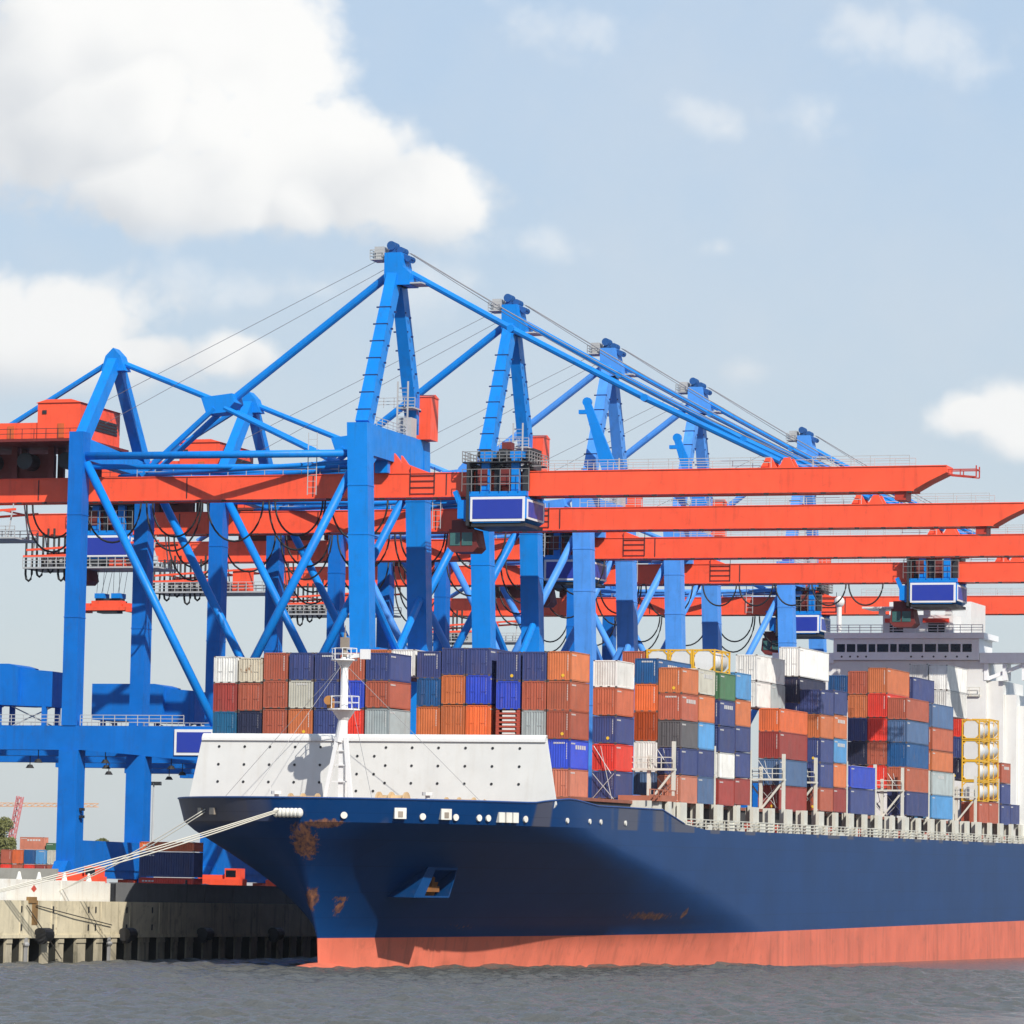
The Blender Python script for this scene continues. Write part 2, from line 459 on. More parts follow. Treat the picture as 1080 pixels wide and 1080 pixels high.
# white wave screen across the forecastle
def build_screen():
    mb = MB()
    zb, zt = 13.2, 21.05; yb, yt = 20.4, 20.9
    hb, ht = 17.9, 16.75
    zm = 15.0; ym = yb+(yt-yb)*(zm-zb)/(zt-zb)
    mb.hexa([(-16.9, yb, zb), (16.9, yb, zb), (16.9, yb+.35, zb), (-16.9, yb+.35, zb), (-hb, ym, zm), (hb, ym, zm), (hb, ym+.35, zm), (-hb, ym+.35, zm)])
    mb.hexa([(-hb, ym, zm), (hb, ym, zm), (hb, ym+.35, zm), (-hb, ym+.35, zm), (-ht, yt, zt), (ht, yt, zt), (ht, yt+.35, zt), (-ht, yt+.35, zt)])
    o = mb.build('wave_screen', paint('screen_white', (.72, .72, .69), .5, .05, (.42, .36, .27), .2, .9), ship)
    for s in ():
        w = MB(); w.hexa([(s*hb-.15, yb+.36, zb), (s*hb+.15, yb+.36, zb), (s*hb+.1, yb+9, zb), (s*hb-.2, yb+9, zb), (s*ht-.15, yt+.36, zt-.02), (s*ht+.15, yt+.36, zt-.02), (s*ht+.1, yt+5.5, zt-.1), (s*ht-.2, yt+5.5, zt-.1)])
        w.build('screen_wing', WHITE, ship)
    cp = MB()
    for k in range(8):
        a0, a1 = k/8*math.pi*.5, (k+1)/8*math.pi*.5
        cp.bar((-ht-.02, yt-.12+.5*(1-math.cos(a0)), zt-.35+.5*math.sin(a0)), (ht+.02, yt-.12+.5*(1-math.cos(a0)), zt-.35+.5*math.sin(a0)), .16, .16)
    cp.build('screen_coping', paint('white_coping', (.82, .82, .8), .4, .03, dirt_amt=.1), o)
    h = MB()
    xs = [-15.05, -12.5, -10.0, -7.5, -5.0, 1.4, 3.95, 6.5, 9.1, 11.7, 14.3]
    pts = [(x, z) for x in xs for z in (20.05, 18.4, 16.8)] + [(x, z) for x in (-1.36, .3) for z in (19.25, 17.6, 16.05)]
    for x, z in pts:
        y = yb+(yt-yb)*(z-zb)/(zt-zb)
        h.disc((x, y-.01, z), .125, 'y', .08, 10)
    h.build('drain_holes', DARK, o)
    st_ = MB()
    for x in (-17.2, -13.4, 9.5, 16): st_.box(x, x+1.2, yb-.04, yb+.0, 15.0, 15.12)
    st_.build('pipe_stubs', paint('rusty_steel', (.2, .09, .03), .8, .3), o)
build_screen()

# foremast
def build_mast():
    y = 16.4; x = -1.15
    mb = MB()
    mb.tube((x, y, 20.5), (x, y, 28.1), .40, 14, .34)
    mb.tube((x-.35, y, 20.4), (x, y, 22.6), .5, 14, .46)
    for sx, sy in ((-1.8, -.7), (1.3, -.7), (-.2, 1.2)):
        mb.bar((x+sx, y+sy, 13.2), (x+sx*.25, y+sy*.3, 20.8), .36, .36)
    mb.bar((x-.1, y, 13.2), (x-.1, y, 20.6), .46, .46)
    for z in (15.3, 16.8, 18.3, 19.6): mb.bar((x-1.3*(21.5-z)/7, y-.35, z), (x+.8*(21.5-z)/7, y-.35, z), .12, .12)
    m = mb.build('foremast', paint('mast_white', (.82, .82, .81), .4, .03, dirt_amt=.1), ship)
    for low in (True, False):
        p = MB()
        if low:
            p.disc((x, y, 23.35), 1.5, 'z', .12, 16); p.tube((x, y, 22.4), (x, y, 23.3), .48, 14, 1.1); r, z, h = 1.45, 23.4, 1.15
        else:
            p.disc((x-.05, y, 27.85), 1.2, 'z', .12, 16); p.tube((x, y, 27.2), (x, y, 27.8), .42, 14, .8); r, z, h = 1.15, 27.9, 1.0
        for k in range(9):
            a = 2*math.pi*k/9; b = 2*math.pi*(k+1)/9
            A = Vector((x+r*math.cos(a), y+r*math.sin(a), z)); B = Vector((x+r*math.cos(b), y+r*math.sin(b), z))
            p.bar(A, A+Vector((0, 0, h)), .06, .06)
            for f in (.5, 1): p.bar(A+Vector((0, 0, h*f)), B+Vector((0, 0, h*f)), .05, .05)
        if not low:
            p.bar((x+.4, y-.3, 28.1), (x+2.4, y-.3, 28.35), .35, .35); p.box(x+1.7, x+2.5, y-.6, y, 27.9, 28.8)
        p.build('mast_platform', m.data.materials[0], m)
    q = MB(); q.tube((x-1.1, y-.8, 24.1), (x-1.1, y-1.15, 24.15), .42, 14); q.box(x-1.4, x-.8, y-.7, y-.3, 23.45, 24.3)
    q.build('searchlight', paint('rusty_lamp', (.45, .2, .05), .6, .3), m)
    t = MB(); t.tube((x, y, 28.1), (x, y, 30.3), .2, 8, .12); t.box(x-.35, x+.35, y-.3, y+.3, 28.9, 29.9); t.tube((x, y, 30.3), (x, y, 31.0), .04, 5)
    t.build('navigation_light', paint('dull_metal', (.3, .25, .2), .5), m)
    for (wx, wy) in ((-13.5, 17), (12.5, 17), (-6, 5), (6, 5)):
        w = MB(); w.tube((x, y-.3, 27.6), (wx, wy, 14.6), .022, 4); w.build('mast_stay', paint('stay_wire', (.3, .3, .3), .5), m)
    d = MB(); d.bar((x-6.6, y-1, 13.2), (x-6.6, y-1, 16.6), .1, .1); d.build('flag_post', WHITE, m)
    # winches and small gear on the forecastle
    for (wx, wy, r) in ((4.4, 14.5, 1.0), (-4.3, 15.0, .8), (10.2, 16.3, .6)):
        w = MB(); w.tube((wx-1.3, wy, 14.9), (wx+1.3, wy, 14.9), r*.7, 12)
        for dx in (-1.3, -.1, 1.3): w.disc((wx+dx, wy, 14.9), r, 'x', .18, 16)
        w.box(wx+1.5, wx+2.6, wy-.6, wy+.6, 13.2, 15.1); w.box(wx-2.2, wx-1.5, wy-.5, wy+.5, 13.2, 14.9)
        w.bar((wx+2.5, wy-.8, 15.2), (wx+3.6, wy-.8, 14.6), .3, .3)
        w.build('mooring_winch', paint('winch_buff', (.55, .38, .2), .6, .2, (.2, .08, .02), .6), ship)
    for (vx, vy) in ((-6.2, 13), (8.6, 12)):
        v = MB(); v.tube((vx, vy, 13.2), (vx, vy, 15.6), .22, 8); v.disc((vx, vy, 15.7), .5, 'z', .3, 10)
        v.build('deck_vent', WHITE, ship)
build_mast()

# chocks and leads set in the bulwark
def on_hull(Y, Z, off=0.0, side=1):
    x = hull_b(Y, Z); e = .3
    dy = (hull_b(Y+e, Z)-hull_b(Y-e, Z))/(2*e); dz = (hull_b(Y, Z+e)-hull_b(Y, Z-e))/(2*e)
    n = Vector((1, -dy, -dz)).normalized(); n = Vector((side*n.x, n.y, n.z))
    return Vector((side*x, Y, Z))+n*off, n
def fitting(mb, Y, Z, w, h, t=.25, side=1):
    p, n = on_hull(Y, Z, 0, side); nh = Vector((n.x, n.y, 0)).normalized()
    mb.bar(p-nh*.3, p+nh*t, w, h)
c = MB()
nh = Vector((0, -1, 0))
for k in range(7): c.ball((-1.0+k*.36, -.30, 13.75), .32, .4, .42, 10, 8)
c.build('centre_chock', paint('chock_white', (.75, .73, .66), .5, .1, (.35, .2, .08), .5), ship)
for Y, w in ((3.6, 1.1), (6.9, 1.1)):
    mb = MB(); fitting(mb, Y, 13.85, w, .95); mb.build('fairlead', paint('chock_white', (1, 1, 1)), ship)
    p, n = on_hull(Y, 13.85, .27); d = MB(); nn = Vector((n.x, n.y, 0)).normalized(); d.bar(p, p+nn*.04, w*.4, .5); d.build('fairlead_roller', paint('dull_metal', (1, 1, 1)), ship)
mb = MB()
for Y in (12.6, 13.5, 14.4): fitting(mb, Y, 13.7, .75, .9)
mb.build('fairlead', paint('chock_white', (1, 1, 1)), ship)
for Y in (1.05, 5.2, 7.9, 10.2, 11.2, 16.0, 23.5, 29.5, 33, 41): 
    mb = MB(); p, n = on_hull(Y, 13.6, 0); nn = Vector((n.x, n.y, 0)).normalized()
    mb.tube(p-nn*.2, p+nn*.14, .3 if Y < 18 else .24, 12); mb.build('mooring_pipe', paint('chock_white', (1, 1, 1)), ship)
for Y in (3.0, 4.6):
    mb = MB(); fitting(mb, Y, 13.85, .8, .6, .2, -1); mb.build('fairlead', paint('dull_metal', (1, 1, 1)), ship)

# anchor pocket
def build_pocket():
    Y, Z = 14.6, 8.15
    p, n = on_hull(Y, Z)
    nh = Vector((n.x, n.y, 0)).normalized(); tg = Vector((-nh.y, nh.x, 0)); up = Vector((0, 0, 1))
    def P(a, b, c): return p+tg*a+up*b+nh*c
    mb = MB()
    # wedge shaped bolster: front plane square, back buried in the flare
    o = 1.5
    outer = [(-3.0, -1.65), (1.5, -1.65), (2.8, 1.7), (-.8, 1.7)]
    inner = [(-1.6, -1.5), (1.4, -1.5), (2.4, .8), (-.3, .8)]
    vs = [P(a, b, o) for a, b in outer]+[P(a, b, o) for a, b in inner]+[P(a, b, -2.5) for a, b in outer]+[P(a, b, -.4) for a, b in inner]
    fs = []
    for i in range(4):
        j = (i+1) % 4
        fs += [(i, j, 4+j, 4+i), (i, 8+i, 8+j, j), (4+i, 4+j, 12+j, 12+i)]
    mb.add(vs, fs); pk = mb.build('anchor_pocket', paint('pocket_blue', (.002, .045, .16), .5, .15, spec=.2), ship)
    b = MB(); b.add([P(a, bb, -.35) for a, bb in inner], [(0, 1, 2, 3)]); b.build('pocket_lining', paint('rust_lining', (.28, .11, .025), .85, .35), pk)
    a = MB(); a.bar(P(-.6, -.9, .3), P(1.2, -.9, .3), .45, .5); a.bar(P(.4, -.9, .2), P(.9, .6, 0), .4, .4); a.build('anchor', paint('anchor_rust', (.22, .085, .02), .85, .3), pk)
build_pocket()

# pedestals, coaming and lashing bridges
def build_deck_gear():
    base = 16.0
    co = MB(); co.box(-17, 15.4, 30, 232, 13.1, 15.6); co.build('hatch_coaming', paint('coaming_grey', (.045, .045, .045), .8, .2), ship)
    hc = MB(); hc.box(-17.3, 15.6, 33.5, 232, 15.62, 15.93); hc.build('hatch_cover', paint('hatch_red', (.3, .1, .06), .7, .2), ship)
    ys = [58.5, 63.4]; y = 70.0
    while y < 240: ys.append(y); y += 7.18
    for i, y in enumerate(ys):
        w = (1.15 if i % 2 else .7)
        if y < 63: w = .5
        mb = MB()
        mb.box(17.32, 17.72, y-w, y+w, 13.33, 15.95)
        mb.box(16.6, 17.31, y-.2, y+.2, 13.33, 15.95)
        mb.build('stack_pedestal', CREAM, ship)
    by = [68.0+14.36*k-5.0 for k in range(13)]
    rl = MB(); rl.rail((18.0, 63.5, 13.33), (18.0, 240, 13.33), 1.0, 1.8, .045, 3)
    rng = random.Random(3)
    rl.build('deck_railing', CREAM, ship)
    for k in range(44):
        y = 64+k*4+rng.uniform(-.9, .9); h = rng.uniform(.35, 1.1); cl = MB()
        cl.box(17.75, 17.75+rng.uniform(.12, .3), y, y+rng.uniform(.8, 2.2), 13.33, 13.33+h); cl.build('deck_locker', CREAM, ship)
    rn = MB()
    for k in range(14):
        y = 66+k*12+rng.uniform(-2, 2); rn.box(17.0, 17.5, y, y+.5, 13.35, 14.2)
    rn.build('fire_station_boxes', paint('box_red', (.5, .06, .03), .6), ship)
    # lashing bridges in the gaps between bays
    gaps = [61.9, 76.9, 91.3, 105.6, 120.0, 134.5, 149.0, 163.6, 178.0, 192.6, 206.6, 221.2]
    for i, y in enumerate(gaps):
        mb = MB()
        top = 20.6
        for x in (17.05, 14.5, 12.0, 9.5):
            mb.box(x-.16, x+.16, y-.22, y+.22, 13.3, top+(1.4 if x > 17 else 0))
        mb.box(9.3, 17.2, y-.5, y+.5, 19.1, 19.3)
        mb.rail((9.4, y-.48, 19.3), (17.2, y-.48, 19.3), 1.1, 1.25, .04, 2)
        mb.bar((14.5, y, 15.9), (17.0, y, 19.0), .22, .22); mb.bar((12, y, 15.9), (9.5, y, 19.0), .18, .18)
        mb.build('lashing_bridge', CREAM, ship)
    # lashing rods crossing the lower boxes
    lr = MB()
    for (y, x0, x1) in ((62.9, 14.9, 17.2), (55.5, 10.6, 12.8), (120.8, 14.9, 17.2), (164.5, 14.9, 17.2), (164.5, 12.4, 14.7), (106.4, 13.9, 16.2)):
        for (a, b, zb, zt) in ((x0, x1, 16.1, 18.6), (x1, x0, 16.1, 18.6), (x0+.1, x1-.3, 21.3, 18.6), (x1-.2, x0+.8, 16.1, 21.3)):
            lr.tube((a, y-.12, zb), (b, y-.12, zt), .035, 5)
    lr.build('lashing_rods', paint('lashing_steel', (.5, .5, .48), .4), ship)
    # forward stowage block that carries the stacks behind the screen
    fb = MB(); fb.box(-18.2, -3.3, 34.6, 47.6, 15.94, 21.35); fb.box(-9, 7.7, 48.9, 61.4, 15.94, 21.9)
    fb.build('raised_hatch', paint('hatch_red', (1, 1, 1)), ship)
    # low rust red walkway aft of the bow shoulder
    wk = MB(); wk.box(13.2, 17.6, 55.6, 61.2, 15.95, 16.5); wk.rail((17.5, 52, 15.95), (17.5, 61, 15.95), 1.1, 1.6, .05, 2); wk.build('side_walkway', paint('walkway_red', (.42, .14, .08), .7, .2), ship)
    ped = MB()
    for y in (52.5, 56, 59.5): ped.box(14, 17.3, y, y+.9, 13.2, 15.95)
    ped.build('bow_pedestal', CREAM, ship)
build_deck_gear()

# deckhouse
def build_house():
    Y = 234.9
    h = MB()
    h.box(-13.5, 12.3, Y+.6, Y+16, 13.2, 38.6)
    h.build('deckhouse', WHITE, ship)
    l = MB(); l.box(12.32, 14.6, Y+1.2, Y+15, 13.2, 35.8); l.box(14.62, 16.3, Y+2, Y+15, 13.2, 33.9); l.box(16.32, 17.9, Y+3, Y+15, 13.2, 32.4)
    l.build('side_casing', WHITE, ship)
    GREYW = paint('wheelhouse_grey', (.92, .93, .93), .5, .05, dirt_amt=.1)
    w = MB(); w.box(-9.3, 11.4, Y, Y+9, 38.65, 41.6)
    w.box(-10.5, 12.2, Y-.5, Y+9.5, 41.62, 42.4)
    wh = w.build('wheelhouse', GREYW, ship)
    g = MB(); x = -8.8
    widths = [1.15, 1.2, 1.35, .95, 1.6, .9, 1.55, 1.6, 1.6, 1.5, 1.4, 1.3]
    for k, wd in enumerate(widths):
        if x+wd > 11.2: break
        g.box(x, x+wd, Y-.04, Y+.02, 39.75, 40.85); x += wd+.28
    g.build('window_band', GLASS, wh)
    pt = MB()
    for x in (-8.9, -7.7, -6.6, -5.4, 1.0, 2.6, 4.2, 5.9, 7.5, 9.0): pt.disc((x+.8, Y-.02, 39.1), .14, 'y', .06, 8)
    pt.build('deck_lights', DARK, wh)
    for s, xw in ((1, 18.2), (-1, -18.2)):
        wg = MB(); x0, x1 = sorted((11.45 if s > 0 else -9.35, xw))
        wg.box(x0, x1, Y+.3, Y+4, 38.2, 39.65)
        for a in (12.3, 14.9, 17.6):
            b = s*a; wg.box(b-.28, b+.28, Y+.5, Y+3.6, 35.85, 38.18)
        wg.bar((s*12.3, Y+1, 36.0), (s*18.0, Y+1, 38.2), .3, .5)
        wg.build('bridge_wing', GREYW, ship)
    rr = MB(); rr.rail((-10.2, Y-.4, 42.4), (12.0, Y-.4, 42.4), 1.1, 1.6, .045, 3); rr.build('roof_railing', WHITE, wh)
    up = MB(); up.box(-2.6, 7.4, Y+1.5, Y+7, 42.42, 45.0); up.box(-5.5, 8.0, Y+1, Y+7.5, 45.9, 46.15)
    for a in (-3.2, -.4, 3.2, 6.3): up.box(a, a+.9, Y+1.4, Y+1.9, 45.02, 45.88)
    up.bar((1.6, Y+3, 46.2), (1.6, Y+3, 52), .5, .5, w2=.3, h2=.3); up.bar((-1, Y+3, 49.5), (4.2, Y+3, 49.5), .3, .2)
    mo = up.build('monkey_island', WHITE, ship)
    for a, b in ((-2.2, 1.2), (3.2, 6.9)):
        rb = MB(); rb.box(a, b, Y+.9, Y+1.4, 43.9, 44.5); rb.build('red_band', paint('band_red', (.75, .05, .02), .5), mo)
    for a, b in ((-1.6, .3), (3.9, 6.2)):
        db = MB(); db.box(a, b, Y+1.42, Y+1.48, 42.6, 43.8); db.build('dark_window', GLASS, mo)
    dm = MB(); dm.tube((-9, Y+2, 42.7), (-9, Y+2, 46.2), .35, 10); dm.ball((-9, Y+2, 46.9), .75, .75, .8, 14, 10); dm.build('radar_dome', WHITE, ship)
    po = MB()
    for x in (3.9, 6.0, 8.4): po.disc((x, Y+.58, 37.3), .22, 'y', .1, 10)
    for (x, z) in ((8.8, 31.5), (10.3, 29.0)): po.disc((x, Y+.58, z), .3, 'y', .1, 10)
    po.build('porthole', DARK, ship)
    gl = MB(); gl.box(4, 11.5, Y+.3, Y+.58, 33.6, 33.85); gl.rail((4, Y+.2, 33.85), (11.5, Y+.2, 33.85), 1, 1.5, .04, 2); gl.build('front_gallery', CREAM, ship)
    fn = MB(); fn.box(-6, 6, Y+20, Y+30, 13, 48); fn.build('funnel_casing', WHITE, ship)
    lb = MB()
    lb.ball((18.2, Y+9, 22.4), 1.4, 4.2, 1.3, 14, 10); lb.build('lifeboat', paint('lifeboat_white', (.75, .75, .72), .4), ship, True)
    dv = MB(); dv.box(17.72, 19.4, Y+5, Y+13, 19.6, 20.4); dv.box(17.72, 19.6, Y+5, Y+5.5, 20.4, 25.5); dv.box(17.72, 19.6, Y+12.5, Y+13, 20.4, 25.5); dv.build('davit', CREAM, ship)
_before = set(ship.children)
build_house()
for _o in ship.children:
    if _o not in _before: _o.location = (.55, -2.4, 0)

# ------------------------------------------------------------------ containers
PAL = {
 'R': ('rust red', (.40, .10, .055)), 'O': ('orange', (.53, .155, .055)), 'N': ('navy blue', (.040, .058, .18)), 'B': ('royal blue', (.03, .07, .50)),
 'T': ('deep blue', (.012, .085, .24)), 'W': ('white', (.74, .73, .69)), 'G': ('grey', (.36, .41, .41)), 'C': ('cream', (.58, .56, .47)),
 'V': ('bright red', (.72, .045, .025)), 'L': ('light blue', (.09, .30, .58)), 'A': ('steel blue', (.075, .14, .27)), 'P': ('green', (.06, .16, .075)),
 'M': ('maroon', (.30, .045, .035)), 'K': ('salmon pink', (.56, .20, .125)), 'S': ('brick red', (.46, .12, .06)), 'H': ('burnt orange', (.36, .06, .012)),
 'D': ('slate blue', (.018, .022, .055)), 'E': ('dark grey', (.10, .095, .10)), 'X': ('rust stained', (.62, .55, .42)), '2': ('teal blue', (.012, .12, .25)),
 'U': ('vivid orange', (.74, .155, .045)), 'Y': ('white tank', (.7, .7, .68)), 'F': ('red', (.4, .07, .04)),
}
CM = {}
for k, (nm, colr) in PAL.items():
    CM[k] = paint('container_'+nm.replace(' ', '_'), colr, .5, .12, (.15, .085, .06), .42, .9, scale=.6, rnd=.16,
                  wear=((.22, .09, .03), .60) if k == 'X' else None)
CASE = paint('container_fittings', (.12, .09, .08), .7, .2)
MARK = paint('stencil_white', (.62, .6, .57), .6, .05, dirt_amt=.1)
MARKY = paint('sticker_yellow', (.8, .5, .03), .6, .05, dirt_amt=.1)
CMESH = {}
def box_meshes(L, H):
    key = (L, round(H, 1))
    if key in CMESH: return CMESH[key]
    H = key[1]-.03; Wd = 2.44
    def wave(n, a, length, lo=.07, dep=.045):
        out = []; s = (length-2*lo)/n
        for i in range(n):
            x = lo+i*s
            out += [(x, dep), (x+s*.3, dep), (x+s*.42, 0), (x+s*.88, 0)]
        out.append((length-lo, dep)); return out
    ring = []
    ins = .03
    for (x, d) in wave(9, 0, Wd): ring.append((x-Wd/2, ins+d))
    for (y, d) in wave(22 if L < 8 else 44, 0, L): ring.append((Wd/2-ins-d, y))
    for (x, d) in reversed(wave(9, 0, Wd)): ring.append((x-Wd/2, L-ins-d))
    for (y, d) in reversed(wave(22 if L < 8 else 44, 0, L)): ring.append((-Wd/2+ins+d, y))
    shell = MB(); shell.prism(ring, .12, H-.06, 'z')
    fr = MB()
    for x in (-Wd/2, Wd/2-.15):
        for y in (0, L-.15): fr.box(x, x+.15, y, y+.15, 0, H)
    for y in (.005, L-.125):
        fr.box(-Wd/2+.15, Wd/2-.15, y, y+.12, .01, .15); fr.box(-Wd/2+.15, Wd/2-.15, y, y+.12, H-.13, H-.01)
    for x in (-Wd/2+.005, Wd/2-.125):
        fr.box(x, x+.12, .15, L-.15, .01, .16); fr.box(x, x+.12, .15, L-.15, H-.1, H-.01)
    cc = fr.mat(1)
    for x in (-Wd/2-.004, Wd/2-.174):
        for y in (-.004, L-.174):
            for z in (-.004, H-.115): cc.box(x, x+.178, y, y+.178, z, z+.12)
    cc.box(-.55, -.25, -.006, .1, -.002, .11); cc.box(.25, .55, -.006, .1, -.002, .11)
    mk = MB()
    rng = random.Random(5)
    z = H-.35
    while z > H*.35:
        mk.box(.80, .88, .018, .03, z-.1, z); z -= .16
    z = H-.3
    for k in range(4): mk.box(Wd/2-.03, Wd/2-.018, .35+k*.35, .6+k*.35, z-.14, z)
    lg = MB()
    for k in range(7): lg.box(-.5+k*.17, -.38+k*.17, .018, .03, H-.42, H-.26)
    for k in range(5): lg.box(Wd/2-.03, Wd/2-.018, L*.3+k*.7, L*.3+.5+k*.7, H-.9, H-.5)
    yd = MB(); yd.disc((.35, .022, .5), .16, 'y', .012, 12)
    dr = MB()
    for x in (-.85, -.3, .3, .85): dr.tube((x, .02, .12), (x, .02, H-.1), .03, 5)
    for x in (-.6, .6): dr.box(x-.28, x+.28, .0, .025, H*.42, H*.42+.05)
    dr.box(-.012, .012, .018, .032, .14, H-.12)
    r = tuple(m_.mesh(n, mm) for m_, n, mm in ((shell, 'container_shell', CM['R']), (fr, 'container_frame', [CM['R'], CASE]), (mk, 'stencil', MARK), (lg, 'side_lettering', MARK), (yd, 'sticker', MARKY), (dr, 'door_gear', CM['R'])))
    CMESH[key] = r
    return r
def tank_meshes(L, H):
    key = ('t', L, round(H, 1))
    if key in CMESH: return CMESH[key]
    H = key[2]-.03; Wd = 2.44; YEL = paint('tank_frame_yellow', (.75, .42, .02), .5, .08)
    fr = MB()
    for x in (-Wd/2, Wd/2-.17):
        for y in (0, L-.17): fr.box(x, x+.17, y, y+.17, 0, H)
    for y in (.01, L-.16):
        for z in (0.01, H-.16): fr.box(-Wd/2+.17, Wd/2-.17, y, y+.15, z, z+.15)
        for sx in (-1, 1):
            for (za, zb) in ((.15, .6), (H-.15, H-.6)):
                fr.bar((sx*(Wd/2-.6), y+.08, za), (sx*(Wd/2-.12), y+.08, zb), .1, .14)
    for x in (-Wd/2+.01, Wd/2-.15):
        for z in (0.01, H-.15): fr.box(x, x+.14, .17, L-.17, z, z+.14)
    for sx in (-1, 1):
        x = sx*(Wd/2-.08); fr.bar((x, L*.5, .15), (x, L*.5, H-.15), .1, .1)
    v = MB(); R = H/2-.16; n = 24
    prof = [(.14, 0.0), (.16, R*.55), (.24, R*.85), (.42, R), (L-.42, R), (L-.24, R*.85), (L-.16, R*.55), (L-.14, 0)]
    vs = []; fs = []
    for (y, r) in prof:
        for i in range(n):
            a = 2*math.pi*i/n; vs.append((math.cos(a)*max(r, .01), y, H/2+math.sin(a)*max(r, .01)))
    for j in range(len(prof)-1):
        for i in range(n): fs.append((j*n+i, j*n+(i+1) % n, (j+1)*n+(i+1) % n, (j+1)*n+i))
    v.add(vs, fs)
    vb = v.mesh('tank_vessel', paint('tank_white', (.72, .72, .70), .35, .06), True)
    bd = MB()
    for y in (L*.33, L*.67):
        for k in range(n):
            a, b = 2*math.pi*k/n, 2*math.pi*(k+1)/n; r = R+.01
            bd.bar((math.cos(a)*r, y, H/2+math.sin(a)*r), (math.cos(b)*r, y, H/2+math.sin(b)*r), .06, .02)
    vl = MB(); vl.prism([(-.95, .5), (-.7, .2), (.7, .2), (.95, .5), (.95, H-.5), (.7, H-.2), (-.7, H-.2), (-.95, H-.5)], .08, .3)
    r = (fr.mesh('tank_frame', YEL), vb, bd.mesh('tank_bands', STEEL), vl.mesh('end_panel', paint('tank_white', (.72, .72, .70))))
    CMESH[key] = r
    return r
def rack_meshes(L, H):
    key = ('f', L, round(H, 1))
    if key in CMESH: return CMESH[key]
    H = key[2]-.03; Wd = 2.44; n = 6
    a, b = MB(), MB()
    for k in range(n):
        z = k*H/n
        a.box(-Wd/2, Wd/2, .02, L, z, z+H/n*.42); a.box(-Wd/2, -Wd/2+.3, 0, .4, z+H/n*.42, z+H/n*.98); a.box(Wd/2-.3, Wd/2, 0, .4, z+H/n*.42, z+H/n*.98)
        b.box(-.55, .75, .0, .5, z+H/n*.45, z+H/n*.85)
    r = (a.mesh('rack_deck', CM['F']), b.mesh('rack_end_panel', CM['W']))
    CMESH[key] = r
    return r
def put_container(M, kind, c, L, H, label, group, rng, extras=True):
    if kind == 'T':
        ms = tank_meshes(L, H); o = put('tank_container', ms[0])
        for me in ms[1:]: put(me.name.split('.')[0], me, o)
        tag(o, label, 'tank container', group)
    elif c == 'F':
        ms = rack_meshes(L, H); o = put('flat_rack_stack', ms[0]); put('rack_end_panel', ms[1], o)
        tag(o, label, 'flat racks', group)
    else:
        sh, fr, mk, lg, yd, dr = box_meshes(L, H)
        o = put('shipping_container', sh); tag(o, label, 'container', group)
        mat = CM[c]
        def setm(x): x.material_slots[0].link = 'OBJECT'; x.material_slots[0].material = mat
        setm(o)
        setm(put('container_frame', fr, o))
        if extras:
            r = rng.random()
            if c not in 'W2X' or r > .6: put('stencil', mk, o)
            if r < .10: put('side_lettering', lg, o)
            if .25 < r < .4: put('sticker', yd, o)
            if r > .45: setm(put('door_gear', dr, o))
    o.matrix_world = M
    return o
WORDS = ['topmost', 'second down', 'third down', 'fourth down', 'fifth down', 'lowest']
def build_cargo():
    rng = random.Random(11)
    cnt = {}
    for (Y, XR, zs, cols, ph, ln, kind) in CONTAINERS:
        L = {20: 6.06, 40: 12.19, 45: 13.7}[ln]
        for i, c in enumerate(cols):
            z1, z0 = zs[i], zs[i+1]
            if c == '-': continue
            H = round(z1-z0, 1)
            M = SHIPM @ Matrix.Translation((XR-1.22, Y, z1-H))
            nm = PAL[c][0]
            noun = 'flat racks' if c == 'F' else ('yellow framed tank' if kind == 'T' else 'container')
            if kind == 'T' and len(cols) == 1:
                put_container(M, kind, c, L, H, 'yellow framed tank, '+ph, 'cargo containers stacked on the ship', rng); continue
            nm = '' if kind == 'T' else ('red and white ' if c == 'F' else nm+' ')
            single = len(cols) == 1
            t = WORDS[i+ TIEROFF.get((Y, XR, zs[0]), 0)]
            if single: lab = '%s%s in the %s' % (nm, noun, ph)
            else: lab = '%s%s, %s in %s%s' % (nm, noun, t, '' if ph.startswith('column') and False else 'the ', ph)
            put_container(M, kind, c, L, H, lab.strip(), 'cargo containers stacked on the ship', rng)
